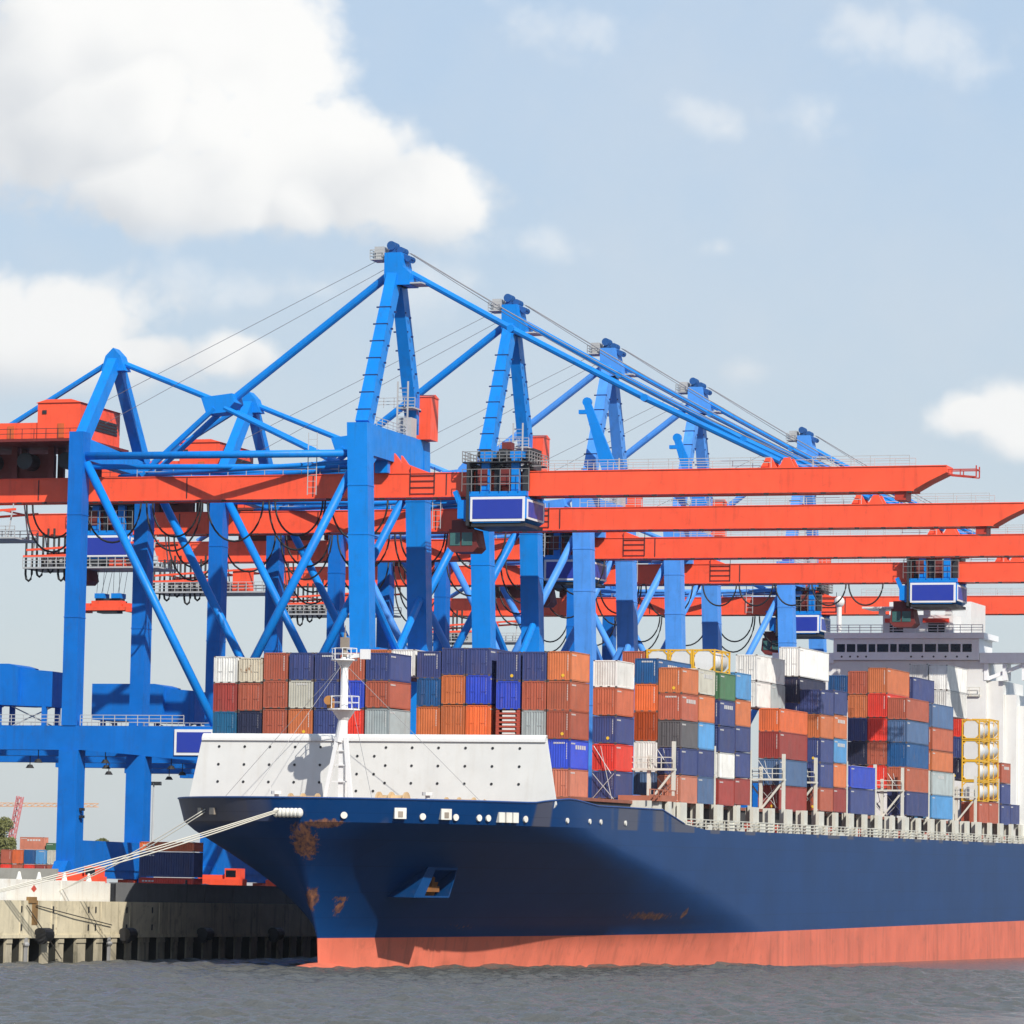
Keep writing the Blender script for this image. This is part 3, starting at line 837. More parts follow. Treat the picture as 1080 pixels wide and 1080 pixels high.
CONTAINERS = [  # (Y of front, X of right face, tier heights from the top, colours, place, length in feet, kind)
 (35.0, -19.11, [29.17, 26.6, 23.85, 21.39], ['W', 'M', '2'], 'leftmost column above the white bow screen', 40, 'B'),
 (35.0, -16.51, [29.03, 26.6, 23.86, 21.4], ['X', 'R', 'D'], 'second column from left above white bow screen', 40, 'B'),
 (35.0, -13.92, [29.53, 26.84, 24.1, 21.41], ['R', 'R', 'R'], 'third column from left above white bow screen', 40, 'B'),
 (35.0, -11.29, [29.53, 26.84, 24.11, 21.43], ['N', 'C', 'O'], 'fourth column from left above white bow screen', 40, 'B'),
 (35.0, -8.68, [29.53, 26.84, 24.12, 21.44], ['N', 'N', 'N'], 'column just left of white foremast', 40, 'B'),
 (35.0, -6.07, [29.52, 26.85, 24.13, 21.46], ['R', 'B', 'V'], 'column just right of white foremast', 40, 'B'),
 (35.0, -3.46, [29.52, 26.83, 24.18, 21.47], ['N', 'R', 'G'], 'front half of the column right of foremast', 20, 'B'),
 (41.35, -5.74, [29.77, 27.03, 24.34, 21.67], ['S', 'K', 'N'], 'rear half of the column beside foremast', 20, 'B'),
 (49.3, -8.78, [30.58, 27.92], ['O'], 'row peeping over the stack right of foremast', 40, 'B'),
 (49.3, -6.05, [30.58, 27.92], ['W'], 'row peeping over the stack right of foremast', 40, 'B'),
 (49.3, -3.34, [30.4, 27.73, 24.93, 21.94], ['N', 'T', 'O'], 'half hidden column left of middle screen stacks', 40, 'B'),
 (49.3, -0.76, [30.73, 28.04, 25.1, 21.95], ['N', 'O', 'O'], 'column left of royal blue end above screen middle', 40, 'B'),
 (49.3, 1.79, [30.72, 28.05, 25.1, 21.97], ['N', 'B', 'U'], 'column left of the dark gap above bow screen', 40, 'B'),
 (49.3, 4.92, [30.35, 27.46, 24.63, 21.99], ['N', 'B', 'F'], 'column right of the dark gap', 40, 'B'),
 (49.3, 7.6, [30.35, 27.47, 24.59, 22.0], ['N', 'R', 'G'], 'column above right end of white bow screen', 40, 'B'),
 (49.3, 10.17, [30.39, 27.47, 24.6, 21.78, 18.92, 16.11], ['O', 'S', 'R', 'B', 'K'], 'corner column at right end of white bow screen', 20, 'B'),
 (55.7, 12.88, [29.83, 27.14, 24.3, 21.58, 18.87, 16.17], ['W', 'S', 'N', 'V', 'N'], 'column with white top right of bow screen', 20, 'B'),
 (63.7, 14.78, [30.42, 27.84, 25.08, 22.08, 18.99, 16.72], ['T', 'U', 'H', 'W', 'A'], 'column just right of the white topped stack', 40, 'B'),
 (63.7, 17.3, [29.51, 26.9, 24.17, 21.45, 18.73, 15.98], ['O', 'R', 'E', 'N', 'K'], 'column nearest the hull step, front half', 20, 'B'),
 (70.05, 17.3, [29.72, 27.07, 24.3, 21.54, 18.77, 16.0], ['C', 'O', 'L', 'N', 'A'], 'column nearest the hull step, rear half', 20, 'B'),
 (78.1, 9.15, [31.89, 29.27], ['R'], 'place beside the yellow tank frames on top', 40, 'B'),
 (78.1, 11.73, [32.08, 29.67], ['Y'], 'leftmost of the three top tanks above midship stacks', 20, 'T'),
 (78.1, 14.24, [32.08, 29.67], ['Y'], 'middle of the three top tanks above midship stacks', 20, 'T'),
 (78.1, 16.72, [32.08, 29.7], ['Y'], 'rightmost of the three top tanks above midship stacks', 20, 'T'),
 (78.1, 17.3, [29.67, 26.87, 24.14, 21.44, 18.73, 15.97], ['P', 'N', 'N', 'W', 'M'], 'column under the top tanks, front half', 20, 'B'),
 (84.45, 17.3, [30.02, 27.18, 24.41, 21.67, 18.93, 16.13], ['L', 'O', 'N', 'N', 'M'], 'column under the top tanks, rear half', 20, 'B'),
 (106.8, 16.3, [27.11, 24.55, 21.53, 18.62, 15.82], ['U', 'M', 'A', 'M'], 'column below white box behind the cream lashing frames', 40, 'B'),
 (106.8, 13.6, [33.0, 30.1], ['W'], 'top of the tall white stack left of big reefer', 40, 'B'),
 (106.8, 13.6, [30.07, 27.2], ['W'], 'second tier of the tall white stack, front half', 20, 'B'),
 (113.15, 13.6, [30.07, 27.2], ['G'], 'second tier of the tall white stack, rear half', 20, 'B'),
 (121.2, 14.78, [34.61, 31.16], ['W'], 'place on top of the slate blue box', 45, 'B'),
 (121.2, 14.78, [31.13, 28.26, 25.2, 22.19, 19.03, 16.03], ['D', 'N', 'U', 'G', 'N'], 'column under the big white reefer', 40, 'B'),
 (121.2, 17.3, [29.77, 26.98, 24.3, 21.52, 18.73, 16.01], ['N', 'O', 'N', 'N', 'R'], 'column right of big white reefer, front half', 20, 'B'),
 (127.55, 17.3, [30.02, 27.19, 24.47, 21.65, 18.83, 16.07], ['N', 'O', 'L', 'O', 'M'], 'column right of big white reefer, rear half', 20, 'B'),
 (135.8, 17.3, [21.59, 18.95, 15.98], ['B', 'N'], 'low two high stack at hull edge', 40, 'B'),
 (164.8, 9.74, [33.4, 30.71], ['T'], 'column left of the red boxes before the bridge', 40, 'B'),
 (164.8, 12.26, [33.93, 31.0, 28.14, 25.22, 22.36], ['R', 'O', 'N', 'D'], 'column left of the bright red pair', 40, 'B'),
 (164.8, 14.78, [34.34, 31.19, 28.15, 25.24, 22.32, 19.41], ['O', 'V', 'V', 'R', 'V'], 'column with the bright red pair', 40, 'B'),
 (164.8, 17.3, [30.67, 27.93, 25.13, 22.17, 19.2, 16.19], ['R', 'A', 'T', 'S', 'N'], 'column right of the bright red pair', 40, 'B'),
 (179.2, 14.78, [33.9, 30.96], ['N'], 'column behind the column of bright red boxes', 40, 'B'),
 (179.2, 17.3, [30.55, 27.56, 24.64, 22.02, 19.04, 16.06], ['A', 'S', 'O', 'G', 'L'], 'column left of the yellow tank stack', 40, 'B'),
 (193.6, 16.0, [36.1, 32.79, 29.48], ['W', 'W'], 'stack before the white deckhouse, right column', 40, 'B'),
 (193.6, 13.4, [36.22, 32.9], ['W'], 'stack before the white deckhouse, left column', 40, 'B'),
 (208.0, 14.78, [29.81, 27.23, 24.47, 21.58], ['V', 'N', 'D'], 'dark column squeezed left of yellow tank stack', 40, 'B'),
 (208.0, 17.3, [29.58, 26.87, 24.12, 21.42, 18.72], ['Y', 'Y', 'Y', 'Y'], 'front half of yellow tank stack', 20, 'T'),
 (208.0, 17.3, [18.67, 15.84], ['R'], 'place under the yellow tank stack, front half', 20, 'B'),
 (214.35, 17.3, [29.88, 27.14, 24.35, 21.61, 18.87], ['Y', 'Y', 'Y', 'Y'], 'rear half of yellow tank stack', 20, 'T'),
 (214.35, 17.3, [18.77, 15.91], ['R'], 'place under the yellow tank stack, rear half', 20, 'B'),
 (222.4, 17.3, [24.25, 21.42, 18.6, 15.84], ['R', 'N', 'N'], 'column beside white deckhouse, front half', 20, 'B'),
 (228.75, 17.3, [18.7, 15.97], ['N'], 'place beside white deckhouse, rear half', 20, 'B'),
]
TIEROFF = {}
build_cargo()

# ------------------------------------------------------------------ gantry cranes (own axes: x along the boom towards the water, y along the quay, z up)
CMK = {}
def cpart(name, parent, mats, fn, smooth=False, key=None):
    """one part of a crane; the mesh is shared by all cranes"""
    key = key or name
    if key not in CMK:
        mb = MB(); fn(mb); CMK[key] = mb.mesh(name, mats, smooth)
    return put(name, CMK[key], parent)
KS = 160/157.0
ROPES = paint('wire_rope', (.22, .22, .23), .5)
def loop(mb, x0, x1, y, z, sag, r=.07, n=12):
    mb.path([((x0+x1)/2-(x1-x0)/2*math.cos(math.pi*i/n), y, z-sag*math.sin(math.pi*i/n)) for i in range(n+1)], r, 5)

def build_crane(Y, label, tx, spreader=None, fold=False, rloops=False, faded=False):
    g = 'blue and red container gantry cranes along the quay'
    root = thing('gantry_crane', label, 'gantry crane', (-160, Y, 6.5-6.5*KS), g); root.scale = (KS, KS, KS)
    ys = 9.3
    for s in (-1, 1):
        def sea(mb, s=s):
            y = s*ys
            mb.hexa([(-.0, y-1, 5.6), (2.2, y-1, 5.6), (2.2, y+1, 5.6), (-.0, y+1, 5.6), (-1.89, y-1, 57.45), (.41, y-1, 57.45), (.41, y+1, 57.45), (-1.89, y+1, 57.45)])
            for z in (50.6, 45.3, 31): # bolted splice flanges
                t = (z-5.6)/51.85; a = lerp(0, -1.89, t); b = lerp(2.2, .41, t)
                mb.box(a-.05, b+.05, y-1.05, y+1.05, z, z+.12)
        cpart('seaside_leg', root, BLUE, sea, key='sea%d' % s)
        def land(mb, s=s):
            y = s*ys; zt = 57.0 if s < 0 else 55.4
            mb.box(-34.45, -32.75, y-.95, y+.95, 24.67, zt)
            mb.box(-34.6, -32.35, y-1.05, y+1.05, 5.6, 22.0)
            for z in (36.5, 47.8): mb.box(-34.5, -32.7, y-1, y+1, z, z+.1)
        cpart('landside_leg', root, BLUE2, land, key='land%d' % s)
        def beam(mb, s=s):
            y = s*ys
            mb.prism([(-62, 24.65), (0, 24.65), (0, 20.6), (-14, 20.6), (-32.0, 22.0), (-62, 22.0)], y-.85, y+.85)
        cpart('portal_beam', root, BLUE2, beam, key='beam%d' % s)
        def brace(mb, s=s):
            y = s*ys
            mb.tube((-32.7, y, 53.6), (-16.6, y, 24.6), .48, 10); mb.tube((-1.7, y, 52.2), (-16.2, y, 24.6), .48, 10)
        cpart('leg_brace', root, BLUE, brace, True, key='brace%d' % s)
        def tie(mb, s=s):
            y = s*ys
            mb.tube((-32.75, y, 54.35), (-1.8, y, 54.2), .42, 10)
        cpart('tie_pipe', root, BLUE, tie, True, key='tie%d' % s)
        def sill(mb, s=s):
            x = -33.5 if s < 0 else 1.1
            mb.box(x-.95, x+.95, -ys+1.06, ys-1.06, 9.0, 12.2); mb.prism([(-ys-3.5, 8.1), (ys+3.5, 8.1), (ys+2, 9.9), (-ys-2, 9.9)], x-.8, x+.8, 'x')
        cpart('sill_beam', root, BLUE2, sill, key='sill%d' % s)
        for t in (-1, 1):
            def bogie(mb, s=s, t=t):
                x = -33.5 if s < 0 else 1.1
                for k in (-2.6, 0, 2.6):
                    yc = t*ys+k
                    mb.box(x-.6, x+.6, yc-1.1, yc+1.1, 6.3, 8.05); mb.disc((x, yc-.55, 6.0), .42, 'x', .3, 12); mb.disc((x, yc+.55, 6.0), .42, 'x', .3, 12)
            cpart('bogie', root, RED, bogie, key='bogie%d%d' % (s, t))
    def plan(mb):
        mb.tube((-32.8, -9, 53.2), (-2, 0, 53.7), .3, 8); mb.tube((-32.8, 9, 53.2), (-2, 0, 53.7), .3, 8)
        mb.tube((-32.8, 0, 53.0), (-1.8, -9, 53.3), .26, 8); mb.tube((-32.8, 0, 53.0), (-1.8, 9, 53.3), .26, 8)
    cpart('plan_bracing', root, BLUE, plan, True)
    def cross(mb):
        mb.box(-1.75, .4, -ys+1.01, ys-1.01, 54.05, 57.4)
        mb.prism([(-ys+1.01, 54.04), (-ys+3.2, 54.04), (-ys+1.01, 52.6)], -1.5, .2, 'x'); mb.prism([(ys-1.01, 54.04), (ys-3.2, 54.04), (ys-1.01, 52.6)], -1.5, .2, 'x')
        mb.box(-1.4, .1, -2.6, -1.8, 52.75, 54.03); mb.box(-1.4, .1, 1.8, 2.6, 52.75, 54.03)
    cpart('seaside_crossbeam', root, BLUE, cross)
    def lcross(mb):
        mb.prism([(-ys+.96, 56.4), (ys-.96, 55.3), (ys-.96, 53.6), (-ys+.96, 54.0)], -34.3, -32.9, 'x')
    cpart('landside_crossbeam', root, BLUE, lcross)
    def lowtie(mb):
        mb.box(-.1, 1.6, -ys+1.01, ys-1.01, 30.9, 33.3)
    cpart('portal_tie', root, BLUE, lowtie)
    cpart('portal_tie', root, BLUE, lambda mb: mb.box(-33.9, -32.9, -ys+1.06, ys-1.06, 22.3, 24.4), key='lowtie2')
    for s in (-1, 1):
        cpart('portal_brace', root, BLUE, lambda mb, s=s: mb.tube((.7, 0, 33.3), (.3, s*(ys-1), 39.6), .42, 8), key='pbrace%d' % s)
    # girder and boom
    def lugs(mb):
        x = -60
        while x < 58: mb.box(x, x+.5, -1.75, -1.5, 49.9, 50.1); x += 3.1
        for x in (-42, -24, -9, 6.5): mb.box(x, x+.1, -1.56, -1.49, 50.3, 52.6)
        for z in (50.5, 51.2, 51.9, 52.5): mb.bar((2.4, -1.6, z), (5.2, -1.6, z), .07, .07)
        for x in (2.4, 5.2): mb.bar((x, -1.6, 50.4), (x, -1.6, 53.4), .07, .07)
    def girder(mb):
        mb.prism([(-62.6, 52.7), (-61.7, 50.2), (58.4, 50.2), (60, 51.1), (62, 52.05), (62, 52.7)], -1.5, 1.5)
        mb.box(-61.5, 58.5, -1.62, -1.52, 50.1, 50.25); mb.box(-61.5, 58.5, 1.52, 1.62, 50.1, 50.25)
        mb.box(-62, 62, -1.6, 1.6, 52.71, 52.8)
        mb.mat(1); lugs(mb)

    def hinge(mb):
        mb.prism([(-3.8, 52.82), (4.3, 52.82), (1.2, 54.0), (.4, 55.0), (-.8, 55.0)], -1.4, -.9); mb.prism([(-3.8, 52.82), (4.3, 52.82), (1.2, 54.0), (.4, 55.0), (-.8, 55.0)], .9, 1.4)
        for x in (42.6, 44.6):
            for y in (-1.1, .7): mb.prism([(x-.9, 52.82), (x+.9, 52.82), (x+.3, 53.9), (x-.3, 53.9)], y, y+.4)
    cpart('hinge_bracket', root, RED, hinge)
    gd = cpart('boom_girder', root, [RED, DARK], girder)
    def tip(mb):
        for y in (-.8, .8):
            mb.bar((62, y, 52.4), (65, y, 52.4), .12, .12); mb.bar((62, y, 51.9), (65, y, 51.6), .12, .12); mb.bar((65, y, 51.6), (65, y, 52.8), .12, .12); mb.bar((63.3, y, 52.4), (63.3, y, 51.7), .1, .1)
        mb.bar((65, -.8, 52.4), (65, .8, 52.4), .12, .12)
        mb.box(51.2+5.2, 51.2+6.4, -1.3, 1.3, 49.2, 50.08)
    cpart('boom_tip', root, paint('tip_red', (.5, .04, .02), .5), tip)
    def wrail(mb):
        mb.rail((-30, -1.5, 52.8), (-6, -1.5, 52.8), 1.1, 2.2, .03, 2); mb.rail((9, -1.5, 52.8), (43, -1.5, 52.8), 1.1, 2.2, .03, 2); mb.rail((47.5, -1.5, 52.8), (58, -1.5, 52.8), 1.1, 2.2, .03, 2)
        mb.rail((9, 1.5, 52.8), (58, 1.5, 52.8), 1.1, 2.2, .03, 2)
    cpart('boom_railing', root, STEEL, wrail)
    # pylons
    def apex(mb):
        for s in (-1, 1):
            mb.bar((-.6, s*8.4, 57.4), (-.3, s*.75, 74.6), 1.75, 1.5, (1, 0, 0), 1.75, 1.2)
        mb.box(-1.25, .75, -1.35, 1.35, 73.6, 77.2); mb.prism([(-1.2, 77.2), (.7, 77.2), (1.0, 75.6), (1.8, 74.9), (1.8, 73.6), (-1.2, 73.6)], -1.5, 1.5)
    py = cpart('seaside_pylon', root, BLUE, apex)
    def rungs(mb):
        for s in (-1, 1):
            for k in range(7):
                t = .09+k*.115; y = s*lerp(8.4, .75, t); z = lerp(57.4, 74.6, t); x = lerp(-.6, -.3, t)
                mb.box(x-.95, x+.75, y-.95, y-.80, z, z+.16); mb.box(x+.86, x+1.1, y-.3, y-.1, z-.5, z-.3)
    cpart('pylon_bracket', py, paint('bracket_navy', (.004, .03, .15), .5), rungs)
    def lapex(mb):
        mb.bar((-33.6, -8.6, 56.4), (-33.6, -.5, 65.8), 1.6, 1.2, (1, 0, 0), 1.5, 1.1); mb.bar((-33.6, 8.6, 55.2), (-33.6, .5, 65.8), 1.6, 1.2, (1, 0, 0), 1.5, 1.1)
        mb.prism([(-35, 64.9), (-34.5, 66.6), (-33.6, 67.5), (-32.7, 66.6), (-32.1, 64.9)], -.9, .9)
    cpart('landside_pylon', root, BLUE, lapex)
    def stays(mb):
        n = (-20.4, 0, 60.8)
        mb.tube((-34.3, 0, 66.0), (-56.8, 0, 53.0), .33, 8)
        mb.tube((-32.9, 0, 65.9), (-21.5, 0, 61.4), .33, 8)
        mb.tube((-19.6, 0, 61.2), (-1.2, 0, 74.9), .45, 10)
        for y in (-1.2, 1.2):
            mb.tube((n[0]-.6, y, n[2]-.4), (-29.6, y, 53.0), .36, 8); mb.tube((n[0]+.6, y, n[2]-.4), (-6.2, y, 54.0), .3, 8)
        mb.prism([(-22.6, 61.6), (-18.9, 62.0), (-18.6, 61.0), (-19.6, 59.9), (-21.9, 59.7)], -1.4, 1.4)
    cpart('back_stay', root, BLUE, stays)
    def fore(mb):
        pts = [(1.5, 75.0), (13.2, 68.6), (28.5, 60.7), (43.6, 53.6)]
        for a, b in zip(pts, pts[1:]): mb.tube((a[0], 0, a[1]), (b[0], 0, b[1]), .36, 8)
        for (a, b) in pts[1:3]: mb.tube((a, -.5, b), (a, .5, b), .42, 10)
    cpart('fore_stay', root, BLUE, fore)
    def ropes(mb):
        mb.tube((-1.8, .3, 77.0), (-36, .3, 61.1), .03, 4); mb.tube((-1.4, -.3, 75.6), (-34.6, -.3, 59.0), .03, 4)
        for y in (-.5, .5):
            mb.path([(lerp(1.5, 45, i/8), y, lerp(77.2, 53.9, i/8)-.9*math.sin(math.pi*i/8)) for i in range(9)], .05, 4)
            mb.path([(lerp(1.2, 45, i/8), y*.5, lerp(77.3, 54.2, i/8)-1.5*math.sin(math.pi*i/8)) for i in range(9)], .03, 4)
    cpart('hoist_rope', root, ROPES, ropes)
    def head(mb):
        mb.mat(0); mb.box(-3.0, -1.26, -1.2, 1.2, 76.5, 76.62); mb.rail((-3, -1.2, 76.62), (-1.4, -1.2, 76.62), 1.0, .9, .03, 3); mb.rail((-3, -1.2, 76.62), (-3, 1.2, 76.62), 1.0, 1, .03, 3); mb.rail((-3, 1.2, 76.62), (-1.4, 1.2, 76.62), 1.0, .9, .03, 3)
        mb.box(-2.6, -1.5, -.9, .9, 76.6, 78.0)
        mb.mat(1)
        for y in (-.7, 0, .7): mb.disc((-.7, y, 78.1), .5, 'y', .2, 14); mb.disc((.4, y, 77.5), .42, 'y', .2, 14); mb.disc((1.3, y, 76.6), .35, 'y', .2, 12)
        mb.bar((-1.0, 0, 77.6), (1.2, 0, 76.7), 1.2, .5)
    cpart('sheave_platform', py, [STEEL, paint('sheave_blue', (.01, .09, .3), .5)], head)
    cpart('lower_platform', py, STEEL, lambda mb: mb.box(.76, 3.2, -1.4, 1.4, 73.7, 73.85))
    def ehouse(mb): mb.box(-.3, 1.5, 7.2, 9.8, 57.45, 62.2); mb.prism([(7.1, 62.2), (9.9, 62.2), (8.5, 62.6)], -.4, 1.6, 'x')
    cpart('electrical_cabin', root, RED, ehouse)
    def clad(mb):
        mb.rail((-.3, -7, 57.45), (-.3, 7, 57.45), 1.1, 1.7, .035, 3); mb.rail((-4.5, 5, 60.8), (.4, 5, 60.8), 1.1, 1.2, .035, 3); mb.box(-1.4, .6, 3.8, 6.5, 60.6, 60.75)
        for x in (-1.0, .2): mb.bar((x, 3.2, 57.4), (x, 3.2, 63.5), .16, .16)
        for k in range(12): mb.bar((-1.0, 3.2, 57.8+k*.45), (.2, 3.2, 57.8+k*.45), .05, .05)
        mb.box(-1.2, .3, 4.2, 6.0, 57.45, 59.6)
        for x in (-6.9, -5.9): mb.bar((x, -8.6, 49.8), (x, -8.6, 56.6), .08, .08)
        for k in range(10): mb.bar((-6.9, -8.6, 50+k*.65), (-5.9, -8.6, 50+k*.65), .05, .05)
    cpart('access_ladder', root, STEEL, clad)
    # machine house
    def mhouse(mb):
        mb.box(-40.5, -35.3, -5.5, 5.5, 56.75, 60.8); mb.prism([(-40.7, 60.82), (-35.1, 60.82), (-36.4, 61.2), (-39.4, 61.2)], -5.65, 5.65)
        mb.box(-51.5, -40.55, -5.3, 5.3, 56.75, 58.65)
    mh = cpart('machine_house', root, RED, mhouse)
    def louv(mb):
        for k in range(4): mb.box(-35.29, -35.2, -1.8, 4.6, 58.1+k*.36, 58.38+k*.36)
        mb.box(-39.9, -39.4, -5.6, -5.51, 59.6, 60.0)
    cpart('louvre', mh, DARK, louv)
    cpart('door', mh, paint('door_orange', (.6, .12, .03), .5), lambda mb: mb.box(-44.2, -43.4, -5.4, -5.31, 56.9, 58.3), key='door1')
    cpart('door', mh, paint('door_orange', (.6, .12, .03), .5), lambda mb: mb.box(-38.0, -37.2, -5.6, -5.51, 56.9, 58.5), key='door2')
    def mfloor(mb):
        mb.box(-52, -34.6, -6.6, 6.6, 56.4, 56.72)
        for x in (-50, -45, -40.5, -36):
            for y in (-1.3, 1.3): mb.box(x-.35, x+.35, y-.3, y+.3, 52.82, 56.38)
        mb.box(-48.8, -41, -1.0, 1.0, 52.9, 55.6); mb.box(-38.5, -35.6, -1.2, 1.2, 52.9, 55.9)
    cpart('machine_floor', root, DKRED, mfloor)
    def drums(mb):
        for x in (-47.5, -43.0, -38.0): mb.tube((x, -3.2, 54.6), (x, 3.2, 54.6), .95, 14)
        mb.rail((-52, -6.55, 56.72), (-34.6, -6.55, 56.72), 1.1, 1.5, .03, 2)
    cpart('rope_drum', root, DARK, drums)
    # rear service platform under the girder
    def serv(mb):
        mb.box(-61.9, -44, -3.2, 3.2, 45.9, 46.1); mb.rail((-61.9, -3.15, 46.1), (-44, -3.15, 46.1), 1.2, 1.1, .04, 3); mb.rail((-61.9, 3.15, 46.1), (-44, 3.15, 46.1), 1.2, 1.1, .04, 3)
        for x in (-61, -53, -45):
            for y in (-2.8, 2.8): mb.bar((x, y, 46), (x, y*.5, 50.1), .12, .12)
        mb.box(-60, -52, -2, 2, 46.1, 47.6)
    cpart('service_platform', root, STEEL, serv)
    def rframe(mb):
        for y in (-3.0, 3.0):
            mb.bar((-61.5, y, 48.2), (-44, y, 49.2), .25, .25); mb.bar((-61.9, y, 47.4), (-52, y, 47.6), .3, .3)
        for k in range(5): mb.bar((-60+k*3.6, -3, 48.3+k*.2), (-60+k*3.6, 3, 48.3+k*.2), .18, .18)
        mb.box(-50.5, -48.3, -2.9, -1, 46.1, 49.0)
    cpart('service_frame', root, RED, rframe)
    def hloop(w, sag):
        def fn(mb): loop(mb, -w/2, w/2, 0, 0, sag, .115, 16)
        return fn
    x, k = -43.0, 0
    while x < -4:
        big = 4.4 if k % 2 else 5.4
        o = cpart('festoon_cable', root, BLACK, hloop(6.6, big), True, key='loop%.1f' % big); o.location = (x+3.3, -2.3, 49.8)
        if k % 2 == 0:
            o = cpart('festoon_cable', root, BLACK, hloop(5.6, 3.8), True, key='loop3.8'); o.location = (x+3.4, -2.0, 49.8)
        x += 7.3; k += 1
    for k in range(6):
        o = cpart('hose_bundle', root, BLACK, lambda mb: mb.path([(-.4, 0, 0), (-.42, 0, -4.6), (-.3, 0, -5.2), (0, 0, -5.45), (.3, 0, -5.2), (.42, 0, -4.6), (.4, 0, 0)], .14, 6), True, key='bundle')
        o.location = (-61.5+k*1.45, -2.2, 49.9+.5*(k % 3))
    if rloops:
        x = 1.5
        while x < tx-4:
            o = cpart('festoon_cable', root, BLACK, hloop(4.7, 2.9), True, key='loop2.9'); o.location = (x+2.4, -2.1, 49.9)
            x += 5.1
    # rear shuttle machinery on the portal beams
    def shut(mb):
        mb.prism([(-49.6, 27.2), (-49.6, 31.5), (-41.5, 31.5), (-40.4, 31.2), (-40.4, 26.9)], -9, -3.5); mb.prism([(-40.41, 26.9), (-40.41, 31.0), (-36.6, 30.7), (-36.6, 26.8)], -8.2, -4.2)
        for x in (-48.5, -43, -37.5):
            for y in (-8, -4.5): mb.bar((x, y, 24.64), (x, y, 27.2), .5, .5)
    cpart('shuttle_house', root, BLUE2, shut)
    def shutf(mb):
        mb.rail((-62, -10.2, 24.66), (-34.7, -10.2, 24.66), 1.15, 1.4, .035, 3); mb.rail((-32.2, -10.2, 24.66), (-20, -10.2, 24.66), 1.15, 1.4, .035, 3); mb.rail((-62, 8.4, 24.66), (-20, 8.4, 24.66), 1.15, 1.4, .035, 3)
        for (a, b) in ((-48, -43), (-43, -48), (-42, -37), (-37, -42)):
            mb.bar((a, -6.8, 24.7), (b, -6.8, 26.9), .12, .12)
    cpart('shuttle_railing', root, STEEL, shutf)
    def lamps(mb):
        for x in (-47, -37.5, -29.5, -18):
            for y in (-9.3, 9.3): mb.bar((x, y, 21.0), (x, y, 22), .08, .08); mb.tube((x, y, 20.6), (x, y, 21.0), .5, 10, .25)
        for z in (14.6, 15.4): mb.box(-32.3, -31.9, -9.6, -9.0, z, z+.3)
    cpart('floodlight', root, BLACK, lamps)
    def sgn(mb): mb.box(-21.0, -16.4, -10.32, -10.16, 21.5, 24.3)
    sg = cpart('sign_board', root, SIGNWHITE, sgn)
    def sgp(mb): mb.box(-20.7, -16.7, -10.36, -10.33, 21.8, 24.0)
    cpart('sign_panel', sg, SIGNBLUE, sgp)
    # trolley
    def tr(mb):
        mb.mat(0)
        mb.box(0, 6.7, -3.1, -2.4, 50.0, 50.5); mb.box(0, 6.7, 2.4, 3.1, 50.0, 50.5)
        mb.prism([(.2, 50.0), (6.5, 50.0), (6.7, 49.6), (6.7, 47.6), (6.0, 47.1), (.6, 47.1), (.2, 47.5)], -3.05, 3.4)
        mb.bar((-1.6, -2.6, 50.6), (-.2, -2.6, 47.4), .5, .5); mb.bar((-1.6, 2.6, 50.6), (-.2, 2.6, 47.4), .5, .5)
        mb.box(-1.2, .15, -2.9, 2.9, 47.6, 49.6)
        for x in (1.4, 4.8):
            for y in (-2.4, 2.0): mb.box(x, x+.9, y-.3, y+.3, 50.5, 54.2)
            mb.box(x-.2, x+1.1, -2.6, 2.6, 54.2, 54.9)
    t = cpart('trolley', root, BLUE, tr); t.location = (tx, 0, 0)
    def tdark(mb):
        mb.box(-.6, 7.0, -3.3, -1.75, 53.6, 53.72); mb.box(-.6, 7.0, 1.75, 3.3, 53.6, 53.72); mb.box(.4, 6.6, -2.9, 3.2, 46.7, 47.05); mb.box(-.1, .19, -3.3, 3.3, 46.8, 53.7)
        for x in (.6, 2.7, 5.9): mb.box(x, x+.7, -2.2, -1.76, 50.6, 53.4); mb.box(x+.2, x+1, -1.4, 1.4, 53.0, 55.3)
        for x in (1.2, 3.4, 5.2): mb.tube((x, -2.2, 54.6), (x, 2.2, 54.6), .5, 10)
    cpart('trolley_gear', t, DARK, tdark)
    def trail(mb):
        for y in (-3.3, 3.3):
            mb.rail((-.6, y, 53.72), (7, y, 53.72), 1.1, .8, .03, 3); mb.rail((-.6, y, 50.5), (7, y, 50.5), 2.4, 1.1, .03, 3)
        for x in (-.6, 7): mb.rail((x, -3.3, 53.72), (x, 3.3, 53.72), 1.15, .9, .04, 3)
    cpart('trolley_railing', t, paint('dull_steel', (.25, .25, .25), .5), trail)
    for x in (1.0, 3.6): cpart('hoist_motor', t, DKRED, lambda mb: mb.box(x, x+1.1, -2.8, -1.8, 51.2, 53.0), key='motor%.1f' % x)
    cpart('hoist_motor', t, DKRED, lambda mb: mb.box(3.0, 4.0, -.7, .7, 55.3, 56.1), key='motortop')
    def pan(mb): mb.box(.35, 6.55, -3.16, -3.06, 47.25, 49.9); mb.box(6.71, 6.78, -2.95, 3.0, 47.5, 49.65)
    cpart('panel_frame', t, SIGNWHITE, pan)
    def panb(mb): mb.box(.62, 6.28, -3.2, -3.165, 47.52, 49.63); mb.box(6.785, 6.81, -2.6, 2.6, 47.75, 49.4)
    cpart('panel_face', t, SIGNBLUE, panb)
    def cab(mb):
        mb.mat(0); mb.box(-2.4, -.6, -1.2, 1.2, 46.6, 47.6); mb.prism([(-2.6, 46.58), (-2.8, 44.7), (-2.2, 44.1), (.2, 44.1), (.7, 44.6), (.3, 46.58)], -1.5, 1.5)
        mb.mat(1); mb.box(-2.45, -1.3, -1.56, -1.51, 44.8, 46.2); mb.box(-1.1, .1, -1.56, -1.51, 44.8, 46.2)
